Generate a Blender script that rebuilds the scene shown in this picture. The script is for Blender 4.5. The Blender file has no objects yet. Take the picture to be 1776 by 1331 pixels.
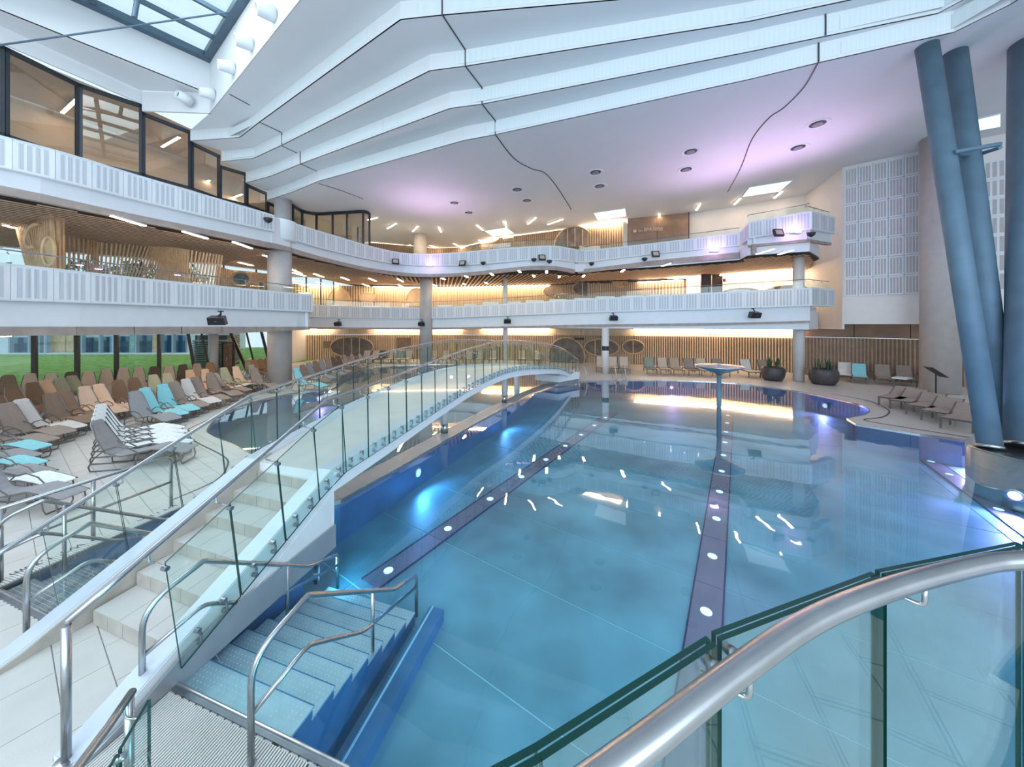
import bpy, bmesh, math, random
from mathutils import Vector, Matrix
random.seed(7)
SC = bpy.context.scene
COL = SC.collection
PI = math.pi
# ------------------------------------------------------------------ camera, world, light, exposure
F, CX, HY, H = 592.0, 888.0, 563.0, 3.3
cam_d = bpy.data.cameras.new('camera'); cam = bpy.data.objects.new('camera', cam_d); COL.objects.link(cam)
cam.location = (0, 0, H); cam.rotation_euler = (PI/2, 0, 0)
cam_d.sensor_width = 36; cam_d.lens = 36*F/1776; cam_d.shift_y = -(665.5-HY)/1776; cam_d.clip_start = 0.05; cam_d.clip_end = 500
SC.camera = cam
SC.view_settings.view_transform = 'Standard'; SC.view_settings.look = 'None'
SC.view_settings.exposure = 0.22; SC.view_settings.gamma = 1; SC.view_settings.use_curve_mapping = False
world = bpy.data.worlds.new('overcast_sky'); SC.world = world; world.use_nodes = True
bg = world.node_tree.nodes['Background']; bg.inputs[0].default_value = (0.72, 0.86, 1.0, 1); bg.inputs[1].default_value = 1.0

def lamp(name, kind, loc, energy, color, size=1.0, size_y=None, aim=None, spot=None, blend=0.6):
    d = bpy.data.lights.new(name, kind); d.energy = energy; d.color = color
    o = bpy.data.objects.new(name, d); COL.objects.link(o); o.location = loc
    if kind == 'AREA':
        d.shape = 'RECTANGLE'; d.size = size; d.size_y = size_y or size
    elif kind in ('POINT', 'SPOT'):
        d.shadow_soft_size = size
    if kind == 'SPOT':
        d.spot_size = spot; d.spot_blend = blend
    if aim is not None:
        o.rotation_euler = (Vector(aim)-Vector(loc)).to_track_quat('-Z', 'Y').to_euler()
    return o
# daylight from the glazed front behind the camera and the roof light
lamp('daylight_front', 'AREA', (2, -9, 8.5), 2900, (0.70, 0.88, 1.0), 30, 12, aim=(0, 18, 6))
lamp('daylight_roof', 'AREA', (-14.5, 8.5, 17.6), 1500, (0.78, 0.9, 1.0), 12, 12, aim=(-9, 12, 0))

# ------------------------------------------------------------------ helpers
def W(px, py, z=0.0):
    Y = F*(H-z)/(py-HY); return ((px-CX)/F*Y, Y, z)
def P(px, py, Y):
    return ((px-CX)/F*Y, Y, H-(py-HY)*Y/F)

MATS = {}
def mat(name, col, rough=0.5, metal=0.0, var=0.06, scale=3.0, bump=0.0, bscale=40, emit=None, es=1.0, spec=0.5):
    if name in MATS: return MATS[name]
    m = bpy.data.materials.new(name); m.use_nodes = True; nt = m.node_tree; b = nt.nodes['Principled BSDF']
    b.inputs['Roughness'].default_value = rough; b.inputs['Metallic'].default_value = metal
    b.inputs['Specular IOR Level'].default_value = spec
    b.inputs['Base Color'].default_value = (*col, 1)
    if emit:
        b.inputs['Emission Color'].default_value = (*emit, 1); b.inputs['Emission Strength'].default_value = es
    if var > 0 or bump > 0:
        tc = nt.nodes.new('ShaderNodeTexCoord')
    if var > 0:
        n = nt.nodes.new('ShaderNodeTexNoise'); n.inputs['Scale'].default_value = scale; n.inputs['Detail'].default_value = 3
        nt.links.new(tc.outputs['Object'], n.inputs['Vector'])
        r = nt.nodes.new('ShaderNodeValToRGB')
        r.color_ramp.elements[0].position = 0.3; r.color_ramp.elements[1].position = 0.7
        r.color_ramp.elements[0].color = (*[max(0, c*(1-var)) for c in col], 1)
        r.color_ramp.elements[1].color = (*[min(1, c*(1+var)) for c in col], 1)
        nt.links.new(n.outputs['Fac'], r.inputs[0]); nt.links.new(r.outputs[0], b.inputs['Base Color'])
    if bump > 0:
        n2 = nt.nodes.new('ShaderNodeTexNoise'); n2.inputs['Scale'].default_value = bscale
        nt.links.new(tc.outputs['Object'], n2.inputs['Vector'])
        bp = nt.nodes.new('ShaderNodeBump'); bp.inputs['Strength'].default_value = bump; bp.inputs['Distance'].default_value = 0.02
        nt.links.new(n2.outputs['Fac'], bp.inputs['Height']); nt.links.new(bp.outputs[0], b.inputs['Normal'])
    MATS[name] = m; return m

def glassy(name, tint, ior=1.5, rough=0.0, bump=0.0, bscale=2.0, gain=1.0, dist=0.02, power=1.0):
    m = bpy.data.materials.new(name); m.use_nodes = True; nt = m.node_tree
    for n in list(nt.nodes): nt.nodes.remove(n)
    out = nt.nodes.new('ShaderNodeOutputMaterial'); mx = nt.nodes.new('ShaderNodeMixShader')
    tr = nt.nodes.new('ShaderNodeBsdfTransparent'); tr.inputs[0].default_value = (*tint, 1)
    gl = nt.nodes.new('ShaderNodeBsdfGlossy'); gl.inputs['Roughness'].default_value = rough; gl.inputs['Color'].default_value = (1, 1, 1, 1)
    # Schlick reflectance from the facing angle, the same from both sides of the pane
    fr = nt.nodes.new('ShaderNodeLayerWeight'); fr.inputs['Blend'].default_value = 0.5
    pw_ = nt.nodes.new('ShaderNodeMath'); pw_.operation = 'POWER'; pw_.inputs[1].default_value = 5.0
    nt.links.new(fr.outputs['Facing'], pw_.inputs[0])
    r0 = ((ior-1)/(ior+1))**2*gain
    ma = nt.nodes.new('ShaderNodeMath'); ma.operation = 'MULTIPLY_ADD'; ma.use_clamp = True; ma.inputs[1].default_value = (1-r0)*power; ma.inputs[2].default_value = r0
    nt.links.new(pw_.outputs[0], ma.inputs[0]); nt.links.new(ma.outputs[0], mx.inputs[0])
    nt.links.new(tr.outputs[0], mx.inputs[1]); nt.links.new(gl.outputs[0], mx.inputs[2]); nt.links.new(mx.outputs[0], out.inputs[0])
    if bump > 0:
        tc = nt.nodes.new('ShaderNodeTexCoord'); n = nt.nodes.new('ShaderNodeTexNoise'); n.inputs['Scale'].default_value = bscale; n.inputs['Detail'].default_value = 2
        nt.links.new(tc.outputs['Object'], n.inputs['Vector'])
        bp = nt.nodes.new('ShaderNodeBump'); bp.inputs['Strength'].default_value = bump; bp.inputs['Distance'].default_value = dist
        nt.links.new(n.outputs['Fac'], bp.inputs['Height'])
        nt.links.new(bp.outputs[0], gl.inputs['Normal']); nt.links.new(bp.outputs[0], fr.inputs['Normal'])
    MATS[name] = m; return m

def emis(name, col, s):
    if name in MATS: return MATS[name]
    m = bpy.data.materials.new(name); m.use_nodes = True; nt = m.node_tree
    b = nt.nodes['Principled BSDF']; b.inputs['Base Color'].default_value = (*col, 1)
    b.inputs['Emission Color'].default_value = (*col, 1); b.inputs['Emission Strength'].default_value = s
    MATS[name] = m; return m

def perforated(name, col, hole, scale):
    m = mat(name, col, 0.6, var=0)
    nt = m.node_tree; b = nt.nodes['Principled BSDF']; tc = nt.nodes.new('ShaderNodeTexCoord')
    v = nt.nodes.new('ShaderNodeTexVoronoi'); v.inputs['Scale'].default_value = scale; v.inputs['Randomness'].default_value = 0
    nt.links.new(tc.outputs['Object'], v.inputs['Vector'])
    r = nt.nodes.new('ShaderNodeValToRGB'); r.color_ramp.elements[0].position = 0.3; r.color_ramp.elements[1].position = 0.4
    r.color_ramp.elements[0].color = (*hole, 1); r.color_ramp.elements[1].color = (*col, 1)
    nt.links.new(v.outputs['Distance'], r.inputs[0]); nt.links.new(r.outputs[0], b.inputs['Base Color'])
    return m

M_white = mat('white_coated_metal', (0.74, 0.76, 0.79), 0.42, var=0.02)
M_ceil = mat('ceiling_plaster', (0.72, 0.73, 0.74), 0.7, var=0.015, scale=0.6)
M_ceil_perf = perforated('ceiling_perforated', (0.72, 0.77, 0.78), (0.64, 0.71, 0.73), 22)
M_perf = perforated('perforated_strip', (0.56, 0.58, 0.62), (0.36, 0.38, 0.42), 45)
M_wallw = mat('white_wall', (0.80, 0.76, 0.73), 0.7, var=0.02)
M_tile = mat('porcelain_tile', (0.60, 0.575, 0.545), 0.32, var=0.05, scale=2.5, bump=0.05, bscale=60)
M_riser = mat('porcelain_riser', (0.45, 0.41, 0.36), 0.4, var=0.12, scale=5)
M_grout = mat('grout', (0.40, 0.38, 0.36), 0.8, var=0.05)
M_steel = mat('brushed_steel', (0.46, 0.47, 0.48), 0.26, 1.0, var=0.08, scale=8)
M_steel_d = mat('steel_profile', (0.30, 0.32, 0.35), 0.35, 1.0, var=0.1, scale=6)
M_tread = mat('studded_steel', (0.60, 0.68, 0.72), 0.38, 0.6, var=0.06, scale=6)
M_stud = mat('stud_steel', (0.85, 0.9, 0.92), 0.3, 0.6, var=0)
M_bed = mat('pool_steel', (0.17, 0.36, 0.45), 0.5, 0.35, var=0.32, scale=0.7)
M_bedseam = mat('pool_weld', (0.45, 0.72, 0.8), 0.4, 0.3, var=0)
M_strip = mat('floor_strip', (0.24, 0.23, 0.32), 0.4, 0.5, var=0.1, scale=2)
M_strip_e = mat('strip_edge', (0.03, 0.05, 0.14), 0.4, 0.4, var=0)
M_poolwall = mat('pool_wall_steel', (0.09, 0.24, 0.45), 0.35, 0.6, var=0.2, scale=1.5)
M_dark = mat('dark_slot', (0.05, 0.05, 0.055), 0.5, var=0)
M_blk = mat('black_plastic', (0.02, 0.022, 0.025), 0.4, var=0.1)
M_frame = mat('dark_window_frame', (0.035, 0.04, 0.05), 0.4, 0.4, var=0.05)
M_brownframe = mat('bronze_frame', (0.07, 0.055, 0.05), 0.4, 0.3, var=0.05)
M_skyst = mat('skylight_steel', (0.10, 0.15, 0.20), 0.4, 0.6, var=0.08)
M_blue = mat('blue_grey_column_paint', (0.105, 0.175, 0.235), 0.55, 0.1, var=0.14, scale=1.6, bump=0.05, bscale=20)
M_conc = mat('grey_column_plaster', (0.42, 0.40, 0.40), 0.6, var=0.07, scale=2)
M_wood = mat('light_wood_slat', (0.60, 0.41, 0.25), 0.55, var=0.15, scale=4)
M_woodp = mat('wood_panel', (0.52, 0.36, 0.21), 0.5, var=0.14, scale=1.5)
M_woodb = mat('brown_wood_panel', (0.27, 0.17, 0.11), 0.5, var=0.18, scale=1.5)
M_fascia = mat('weathered_wood_fascia', (0.36, 0.29, 0.26), 0.55, var=0.15, scale=3)
M_slatc = mat('ceiling_wood_slat', (0.56, 0.37, 0.25), 0.5, var=0.12, scale=3)
M_black_void = mat('void_black', (0.03, 0.022, 0.018), 0.9, var=0)
M_ledw = emis('warm_led', (1.0, 0.74, 0.48), 42.0)
M_ledw2 = emis('warm_cove_led', (1.0, 0.74, 0.48), 26.0)
M_ledp = emis('violet_lamp', (0.75, 0.45, 1.0), 25.0)
M_ledu = emis('underwater_lamp', (0.7, 0.95, 1.0), 0.9)
M_day = emis('small_rooflight_pane', (0.78, 0.9, 1.0), 1.0)
M_grass = mat('lawn', (0.17, 0.33, 0.06), 0.9, var=0.35, scale=2.5)
M_tan = mat('tan_interior', (0.62, 0.55, 0.47), 0.7, var=0.05)
M_gl = glassy('clear_glass', (0.93, 0.985, 0.97), 1.5, power=0.6)
M_gl_t = glassy('tinted_glass', (0.82, 0.79, 0.75), 1.6, gain=1.3, power=0.8)
M_gl_b = glassy('blue_facade_glass', (0.50, 0.68, 0.78), 1.6, gain=1.5)
M_gle = mat('green_glass_edge', (0.005, 0.05, 0.042), 0.2, 0.0, var=0.1, spec=0.3)
M_water = glassy('pool_water', (0.80, 0.95, 0.98), 1.33, rough=0.02, bump=0.11, bscale=1.3, gain=1.6, power=1.5)
M_pot = mat('dark_stone_pot', (0.06, 0.05, 0.055), 0.45, var=0.25, scale=5)
M_leaf = mat('leaf_green', (0.05, 0.10, 0.05), 0.5, var=0.3, scale=6)
M_tube = mat('lounger_tube', (0.16, 0.14, 0.13), 0.4, 0.4, var=0.05)
LC = {'white': (0.72, 0.68, 0.65), 'grey': (0.30, 0.29, 0.30), 'taupe': (0.33, 0.26, 0.22), 'brown': (0.26, 0.18, 0.13), 'beige': (0.62, 0.48, 0.38),
      'sand': (0.50, 0.36, 0.27), 'dark brown': (0.12, 0.08, 0.06), 'turquoise': (0.27, 0.62, 0.67), 'sage green': (0.30, 0.33, 0.26), 'orange tan': (0.42, 0.24, 0.12),
      'bright white': (0.80, 0.83, 0.84)}
LMAT = {k: mat('sling_'+k.replace(' ', '_'), v, 0.7, var=0.08, scale=14, bump=0.2, bscale=160) for k, v in LC.items()}

class MB:
    def __init__(s): s.v = []; s.f = []; s.m = []
    def face(s, idx, m=0): s.f.append(tuple(idx)); s.m.append(m)
    def add(s, vs, fs, m=0):
        n = len(s.v); s.v += [tuple(v) for v in vs]
        for k, f in enumerate(fs):
            s.f.append(tuple(n+i for i in f)); s.m.append(m[k] if isinstance(m, (list, tuple)) else m)
        return s
    def box(s, c, size, rz=0.0, m=0, R=None):
        x, y, z = [q/2 for q in size]; vs = []
        Rm = R if R is not None else Matrix.Rotation(rz, 3, 'Z')
        for a in (-1, 1):
            for b in (-1, 1):
                for d in (-1, 1):
                    vs.append(Vector(c)+Rm @ Vector((a*x, b*y, d*z)))
        return s.add(vs, [(0,1,3,2),(4,6,7,5),(0,4,5,1),(2,3,7,6),(0,2,6,4),(1,5,7,3)], m)
    def prism(s, poly, z0, z1, m=0, mside=None):
        n = len(poly); 
        vs = [(p[0], p[1], z0) for p in poly]+[(p[0], p[1], z1) for p in poly]
        fs = [tuple(range(n-1, -1, -1)), tuple(range(n, 2*n))]+[(i, (i+1) % n, n+(i+1) % n, n+i) for i in range(n)]
        return s.add(vs, fs, [m, m]+[m if mside is None else mside]*n)
    def hexa(s, a, b, m=0):        # two quads (lists of 4 points) joined
        return s.add(list(a)+list(b), [(3,2,1,0),(4,5,6,7),(0,1,5,4),(1,2,6,5),(2,3,7,6),(3,0,4,7)], m)
    def tube(s, pts, r, n=8, m=0, cap=True):
        pts = [Vector(p) for p in pts]; rings = []
        r = r if isinstance(r, (list, tuple)) else [r]*len(pts)
        up = Vector((0, 0, 1)); prev = None
        for i, p in enumerate(pts):
            a = pts[max(i-1, 0)]; b = pts[min(i+1, len(pts)-1)]; t = (b-a).normalized()
            if prev is None:
                u = up if abs(t.z) < 0.95 else Vector((1, 0, 0)); x = t.cross(u).normalized()
            else:
                x = (prev-t*prev.dot(t)).normalized()
            prev = x; y = x.cross(t).normalized()
            sc = 1.0
            if 0 < i < len(pts)-1:
                c = (p-a).normalized().dot((b-p).normalized()); sc = 1/max(0.6, math.sqrt(max(0.01, (1+c)/2)))
            rings.append([p+(x*math.cos(2*PI*k/n)+y*math.sin(2*PI*k/n))*r[i]*(1+(sc-1)*0.5) for k in range(n)])
        vs = [v for q in rings for v in q]; fs = []
        for i in range(len(pts)-1):
            for k in range(n):
                fs.append((i*n+k, i*n+(k+1) % n, (i+1)*n+(k+1) % n, (i+1)*n+k))
        if cap:
            fs.append(tuple(range(n-1, -1, -1))); fs.append(tuple((len(pts)-1)*n+k for k in range(n)))
        return s.add(vs, fs, m)
    def lathe(s, prof, c=(0, 0, 0), n=24, m=0):
        vs = []; fs = []
        for (r, z) in prof:
            for k in range(n): vs.append((c[0]+r*math.cos(2*PI*k/n), c[1]+r*math.sin(2*PI*k/n), c[2]+z))
        for i in range(len(prof)-1):
            for k in range(n): fs.append((i*n+k, i*n+(k+1) % n, (i+1)*n+(k+1) % n, (i+1)*n+k))
        fs.append(tuple(range(n-1, -1, -1))); fs.append(tuple((len(prof)-1)*n+k for k in range(n)))
        return s.add(vs, fs, m)
    def build(s, name, mats, parent=None, smooth=False, loc=None):
        me = bpy.data.meshes.new(name); me.from_pydata(s.v, [], s.f)
        ms = mats if isinstance(mats, (list, tuple)) else [mats]
        for q in ms: me.materials.append(q)
        if len(ms) > 1: me.polygons.foreach_set('material_index', s.m)
        if smooth: me.polygons.foreach_set('use_smooth', [len(p.vertices) <= 4 for p in me.polygons])
        me.update()
        o = bpy.data.objects.new(name, me); COL.objects.link(o)
        if parent is not None:
            o.parent = parent
            if parent.location.length > 0: o.location = -parent.location   # vertices given in world space
        if loc: o.location = loc
        return o
def tag(o, label, cat, group=None, kind=None):
    if label: o['label'] = label
    if cat: o['category'] = cat
    if group: o['group'] = group
    if kind: o['kind'] = kind
    return o
def thing(name, label, cat, group=None, loc=(0, 0, 0)):
    o = bpy.data.objects.new(name, None); COL.objects.link(o); o.location = loc; o.empty_display_size = 0.2
    return tag(o, label, cat, group)
def struct(o, label=None):
    o['kind'] = 'structure'
    if label: o['label'] = label
    return o
def stuff(o): o['kind'] = 'stuff'; return o

def catmull(pts, n=6):
    out = []
    for i in range(len(pts)-1):
        p0 = pts[max(i-1, 0)]; p1 = pts[i]; p2 = pts[i+1]; p3 = pts[min(i+2, len(pts)-1)]
        for k in range(n):
            t = k/n
            out.append(tuple(0.5*((2*b)+(c-a)*t+(2*a-5*b+4*c-d)*t*t+(-a+3*b-3*c+d)*t**3) for a, b, c, d in zip(p0, p1, p2, p3)))
    out.append(tuple(pts[-1])); return out
def arclen(pts):
    s = [0.0]
    for a, b in zip(pts, pts[1:]): s.append(s[-1]+math.hypot(b[0]-a[0], b[1]-a[1]))
    return s
def at(pts, s, S=None):
    S = S or arclen(pts)
    if s <= 0: i = 0; 
    else:
        i = 0
        while i < len(S)-2 and S[i+1] < s: i += 1
    t = (s-S[i])/max(1e-9, S[i+1]-S[i])
    return tuple(a+(b-a)*t for a, b in zip(pts[i], pts[i+1]))
def resample(pts, step):
    S = arclen(pts); n = max(1, round(S[-1]/step)); return [at(pts, S[-1]*k/n, S) for k in range(n+1)]
def offs(pts, d):      # offset to the left of travel (behind, seen from the pool)
    out = []
    for i, p in enumerate(pts):
        a = pts[max(i-1, 0)]; b = pts[min(i+1, len(pts)-1)]
        dx, dy = b[0]-a[0], b[1]-a[1]; L = math.hypot(dx, dy) or 1
        out.append((p[0]-dy/L*d, p[1]+dx/L*d)+tuple(p[2:]))
    return out
def clip(poly, rect):   # Sutherland-Hodgman, rect convex ccw
    out = poly
    for i in range(len(rect)):
        a = rect[i]; b = rect[(i+1) % len(rect)]; inp = out; out = []
        if not inp: return []
        def side(p): return (b[0]-a[0])*(p[1]-a[1])-(b[1]-a[1])*(p[0]-a[0])
        for j in range(len(inp)):
            p = inp[j-1]; q = inp[j]; sp, sq = side(p), side(q)
            if sq >= 0:
                if sp < 0: t = sp/(sp-sq); out.append((p[0]+(q[0]-p[0])*t, p[1]+(q[1]-p[1])*t))
                out.append(q)
            elif sp >= 0: t = sp/(sp-sq); out.append((p[0]+(q[0]-p[0])*t, p[1]+(q[1]-p[1])*t))
    return out
def area(p): return 0.5*sum(p[i-1][0]*p[i][1]-p[i][0]*p[i-1][1] for i in range(len(p)))
def inside(pt, poly):
    x, y = pt; c = False
    for i in range(len(poly)):
        a, b = poly[i-1], poly[i]
        if (a[1] > y) != (b[1] > y) and x < (b[0]-a[0])*(y-a[1])/(b[1]-a[1])+a[0]: c = not c
    return c
def sheet(loops, z, name, m, parent=None, thick=0.0, mside=None):   # filled polygon with holes
    bm = bmesh.new(); es = []
    for lp in loops:
        vs = [bm.verts.new((p[0], p[1], z)) for p in lp]
        for i in range(len(vs)): es.append(bm.edges.new((vs[i-1], vs[i])))
    bmesh.ops.triangle_fill(bm, use_beauty=True, use_dissolve=False, edges=es)
    bmesh.ops.recalc_face_normals(bm, faces=bm.faces)
    for f in bm.faces:
        if f.normal.z < 0: f.normal_flip()
    me = bpy.data.meshes.new(name)
    if thick:
        r = bmesh.ops.extrude_face_region(bm, geom=list(bm.faces))
        for v in [g for g in r['geom'] if isinstance(g, bmesh.types.BMVert)]: v.co.z -= thick
        bmesh.ops.recalc_face_normals(bm, faces=bm.faces)
    if thick and mside is not None:
        for f in bm.faces:
            if abs(f.normal.z) < 0.5: f.material_index = 1
    bm.to_mesh(me); bm.free(); me.materials.append(m)
    if mside is not None: me.materials.append(mside)
    o = bpy.data.objects.new(name, me); COL.objects.link(o)
    if parent is not None: o.parent = parent
    return o
def curtain(pts, zs, name, m, t=0.06, parent=None):   # wall following plan pts; zs = (z0,z1) or per-point list
    g = MB(); o2 = offs([p[:2] for p in pts], t)
    for i in range(len(pts)-1):
        z0a, z1a = zs[i] if isinstance(zs, list) else zs
        z0b, z1b = zs[i+1] if isinstance(zs, list) else zs
        a, b, c, d = pts[i], pts[i+1], o2[i+1], o2[i]
        g.hexa([(a[0], a[1], z0a), (b[0], b[1], z0b), (c[0], c[1], z0b), (d[0], d[1], z0a)], [(a[0], a[1], z1a), (b[0], b[1], z1b), (c[0], c[1], z1b), (d[0], d[1], z1a)])
    return g.build(name, m, parent)

# ------------------------------------------------------------------ plan outlines
ta = math.radians(33.6)
BED = -0.8
M_out = [(-3.27, 3.16), (-1.83, 2.70), (-1.40, 2.56), (-1.15, 1.75), (-0.7, 0.4), (22, 0.4), (22, 7.6), (18, 8.1), (14.5, 9.0), (13.1, 9.7), (12.3, 10.3), (11.45, 11.35), (11.8, 12.0), (12.84, 12.44)] + \
    catmull([(12.84, 12.44), (13.75, 13.1), (14.35, 14.1), (14.4, 15.6), (14.0, 17.3), (12.6, 19.2), (9.75, 20.2), (6.2, 20.25), (3.95, 19.7)], 4)[1:] + \
    [(3.5, 18.9), (2.3, 18.4), (0.95, 16.4), (0.0, 14.26), (-1.1, 11.8), (-2.02, 9.44), (-2.75, 7.6), (-3.24, 6.43), (-3.7, 6.15), (-5.6, 6.30), (-5.91, 6.36), (-6.15, 5.5), (-6.37, 4.51), (-6.42, 4.25), (-5.0, 3.77), (-4.72, 5.2), (-3.0, 4.9)]
N_left = catmull([W(460, 800)[:2], W(439, 792)[:2], W(405, 772)[:2], W(366, 755.5)[:2], W(359, 744)[:2], W(380, 722)[:2], W(422, 702)[:2], W(500, 683)[:2], W(568, 674)[:2], W(587, 662)[:2], W(595, 652)[:2], (-10.7, 24.6), (-9.2, 27.4), (-4.85, 28.4), (-0.5, 26.2), (1.9, 22.3)], 4)
N_right = [(1.75, 18.9), (0.5, 16.6), (-0.5, 14.4), (-1.6, 11.8), (-2.45, 9.6), (-3.1, 8.0), (-3.51, 7.08), (-4.4, 6.95), (-5.4, 7.25)]
N_out = N_left+N_right
FLOOR = [(-34, -6), (34, -6), (34, 44), (-34, 44)]
M_keep = [p for p in M_out]

# paler finished surface of the deck where the joints are too fine to pick apart
m = M_deck = mat('deck_far', (0.70, 0.665, 0.63), 0.3, var=0.04, scale=1.2)
nt = M_deck.node_tree; br = nt.nodes.new('ShaderNodeTexBrick'); tc = nt.nodes.new('ShaderNodeTexCoord'); mp = nt.nodes.new('ShaderNodeMapping')
mp.inputs['Rotation'].default_value = (0, 0, ta)
nt.links.new(tc.outputs['Object'], mp.inputs[0]); nt.links.new(mp.outputs[0], br.inputs['Vector'])
br.inputs['Scale'].default_value = 1; br.inputs['Brick Width'].default_value = 0.6; br.inputs['Row Height'].default_value = 0.3; br.inputs['Mortar Size'].default_value = 0.006
br.inputs['Color1'].default_value = (0.62, 0.575, 0.535, 1); br.inputs['Color2'].default_value = (0.59, 0.55, 0.51, 1); br.inputs['Mortar'].default_value = (0.5, 0.47, 0.44, 1)
nt.links.new(br.outputs['Color'], nt.nodes['Principled BSDF'].inputs['Base Color'])
base = sheet([FLOOR, M_out, N_out], -0.012, 'floor', M_deck)
struct(base, 'pale porcelain tiled pool deck floor')
# tiles
e1 = (math.sin(ta), math.cos(ta)); e2 = (math.cos(ta), -math.sin(ta))   # joints along e2 continuous
def tile_rects(region_test, w=0.30, l=0.60, gap=0.004, umax=60):
    res = []
    for i in range(-40, 90):
        for j in range(-60, 60):
            u = i*w; v = j*l+(i % 2)*l*0.5
            c = (u*e1[0]+v*e2[0]+e1[0]*w/2+e2[0]*l/2, u*e1[1]+v*e2[1]+e1[1]*w/2+e2[1]*l/2)
            if not region_test(c): continue
            q = []
            for su, sv in ((gap, gap), (gap, l-gap), (w-gap, l-gap), (w-gap, gap)):
                q.append(((u+su)*e1[0]+(v+sv)*e2[0], (u+su)*e1[1]+(v+sv)*e2[1]))
            if area(q) < 0: q.reverse()
            res.append((c, q))
    return res
DL = [(-16, 0.5), (-0.72, 0.5), (-1.15, 1.75), (-1.40, 2.56), (-1.83, 2.70), (-3.27, 3.16), (-3.0, 4.9), (-4.72, 5.2), (-5.0, 3.77), (-6.42, 4.25), (-6.37, 4.51), (-6.15, 5.5), (-5.91, 6.36), (-5.6, 6.3), (-3.7, 6.15), (-3.24, 6.43)] + \
    [(-2.75, 7.6), (-2.02, 9.44), (-1.1, 11.8), (0.0, 14.26), (0.95, 16.4), (1.75, 18.0), (1.75, 18.9), (0.5, 16.6), (-0.5, 14.4), (-1.6, 11.8), (-2.45, 9.6), (-3.1, 8.0), (-3.51, 7.08), (-4.4, 6.95), (-5.4, 7.25)] + N_left[:22] + [(-16, 15.5)]
if area(DL) < 0: DL = DL[::-1]
sheet([DL], -0.0115, 'grout_bed', M_grout, base)
def vis(c): return c[1] > 1.2 and abs(c[0]/c[1]) < 1.62
rects = tile_rects(lambda c: vis(c) and c[1] < 14.5 and -16 < c[0] < 1)
rects.sort(key=lambda r: r[0][0]**2+r[0][1]**2)
cnt = 0; far = MB()
for c, q in rects:
    poly = clip(DL, q)
    if len(poly) < 3 or abs(area(poly)) < 0.004: continue
    if cnt < 300:
        MB().prism(poly, -0.011, 0.0).build('tile', M_tile, base); cnt += 1
    else: far.prism(poly, -0.011, 0.0)
stuff(far.build('tile_field', M_tile, base))
# pool shells
def ring_wall(loop, z0, z1, name, m):
    g = MB(); n = len(loop)
    sgn = 1 if area(loop) > 0 else -1
    o = offs(list(loop)+[loop[0]], -0.05*sgn)
    for i in range(n):
        a, b = loop[i], loop[(i+1) % n]; c, d = o[i+1] if i+1 < n else o[0], o[i]
        g.hexa([(a[0], a[1], z0), (b[0], b[1], z0), (c[0], c[1], z0), (d[0], d[1], z0)], [(a[0], a[1], z1), (b[0], b[1], z1), (c[0], c[1], z1), (d[0], d[1], z1)])
    return g.build(name, m)
pw = struct(ring_wall(M_out, BED-0.05, -0.013, 'wall_main_pool', M_poolwall), 'steel side wall of the main pool')
pw2 = struct(ring_wall(N_out, BED-0.05, -0.013, 'wall_left_pool', M_poolwall), 'steel side wall of the left pool')
lip = MB()
for loop in (M_out, N_out):
    sg = 1 if area(loop) > 0 else -1
    cl = list(loop)+[loop[0]]; inn = offs(cl, 0.03*sg)
    for i in range(len(loop)):
        a, b, c, d = cl[i], cl[i+1], inn[i+1], inn[i]
        lip.hexa([(a[0], a[1], -0.07), (b[0], b[1], -0.07), (c[0], c[1], -0.07), (d[0], d[1], -0.07)], [(a[0], a[1], 0.004), (b[0], b[1], 0.004), (c[0], c[1], 0.004), (d[0], d[1], 0.004)])
struct(lip.build('trim_1', M_steel), 'steel overflow lip round the pools')
bed = struct(sheet([M_out], BED-0.012, 'floor_main_pool', M_bedseam), 'welded steel bed of the main pool')
ld = (0.552, 0.834); lc = (0.834, -0.552)    # lane direction, across
S0 = Vector(W(1224.8, 1064, BED)[:2])        # a point on the middle strip
Mccw = M_out if area(M_out) > 0 else M_out[::-1]
for i in range(-4, 5):
    for j in range(-5, 18):
        u0 = S0.x*lc[0]+S0.y*lc[1]+i*4.7; v0 = 4.66+j*1.55-9.3; g = 0.012
        q = []
        for su, sv in ((g, g), (4.7-g, g), (4.7-g, 1.55-g), (g, 1.55-g)):
            uu, vv = u0+su, v0+sv; q.append((uu*lc[0]+vv*ld[0], uu*lc[1]+vv*ld[1]))
        if area(q) < 0: q.reverse()
        poly = clip(Mccw, q)
        if len(poly) < 3 or abs(area(poly)) < 0.05: continue
        cy = sum(p[1] for p in poly)/len(poly)
        MB().prism(poly, BED-0.011, BED).build('bed_plate', M_bed, bed)
struct(sheet([N_out], BED, 'floor_left_pool', mat('left_pool_bed', (0.16, 0.24, 0.28), 0.5, 0.3, var=0.2, scale=0.8)), 'grey steel bed of the left pool')
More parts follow.
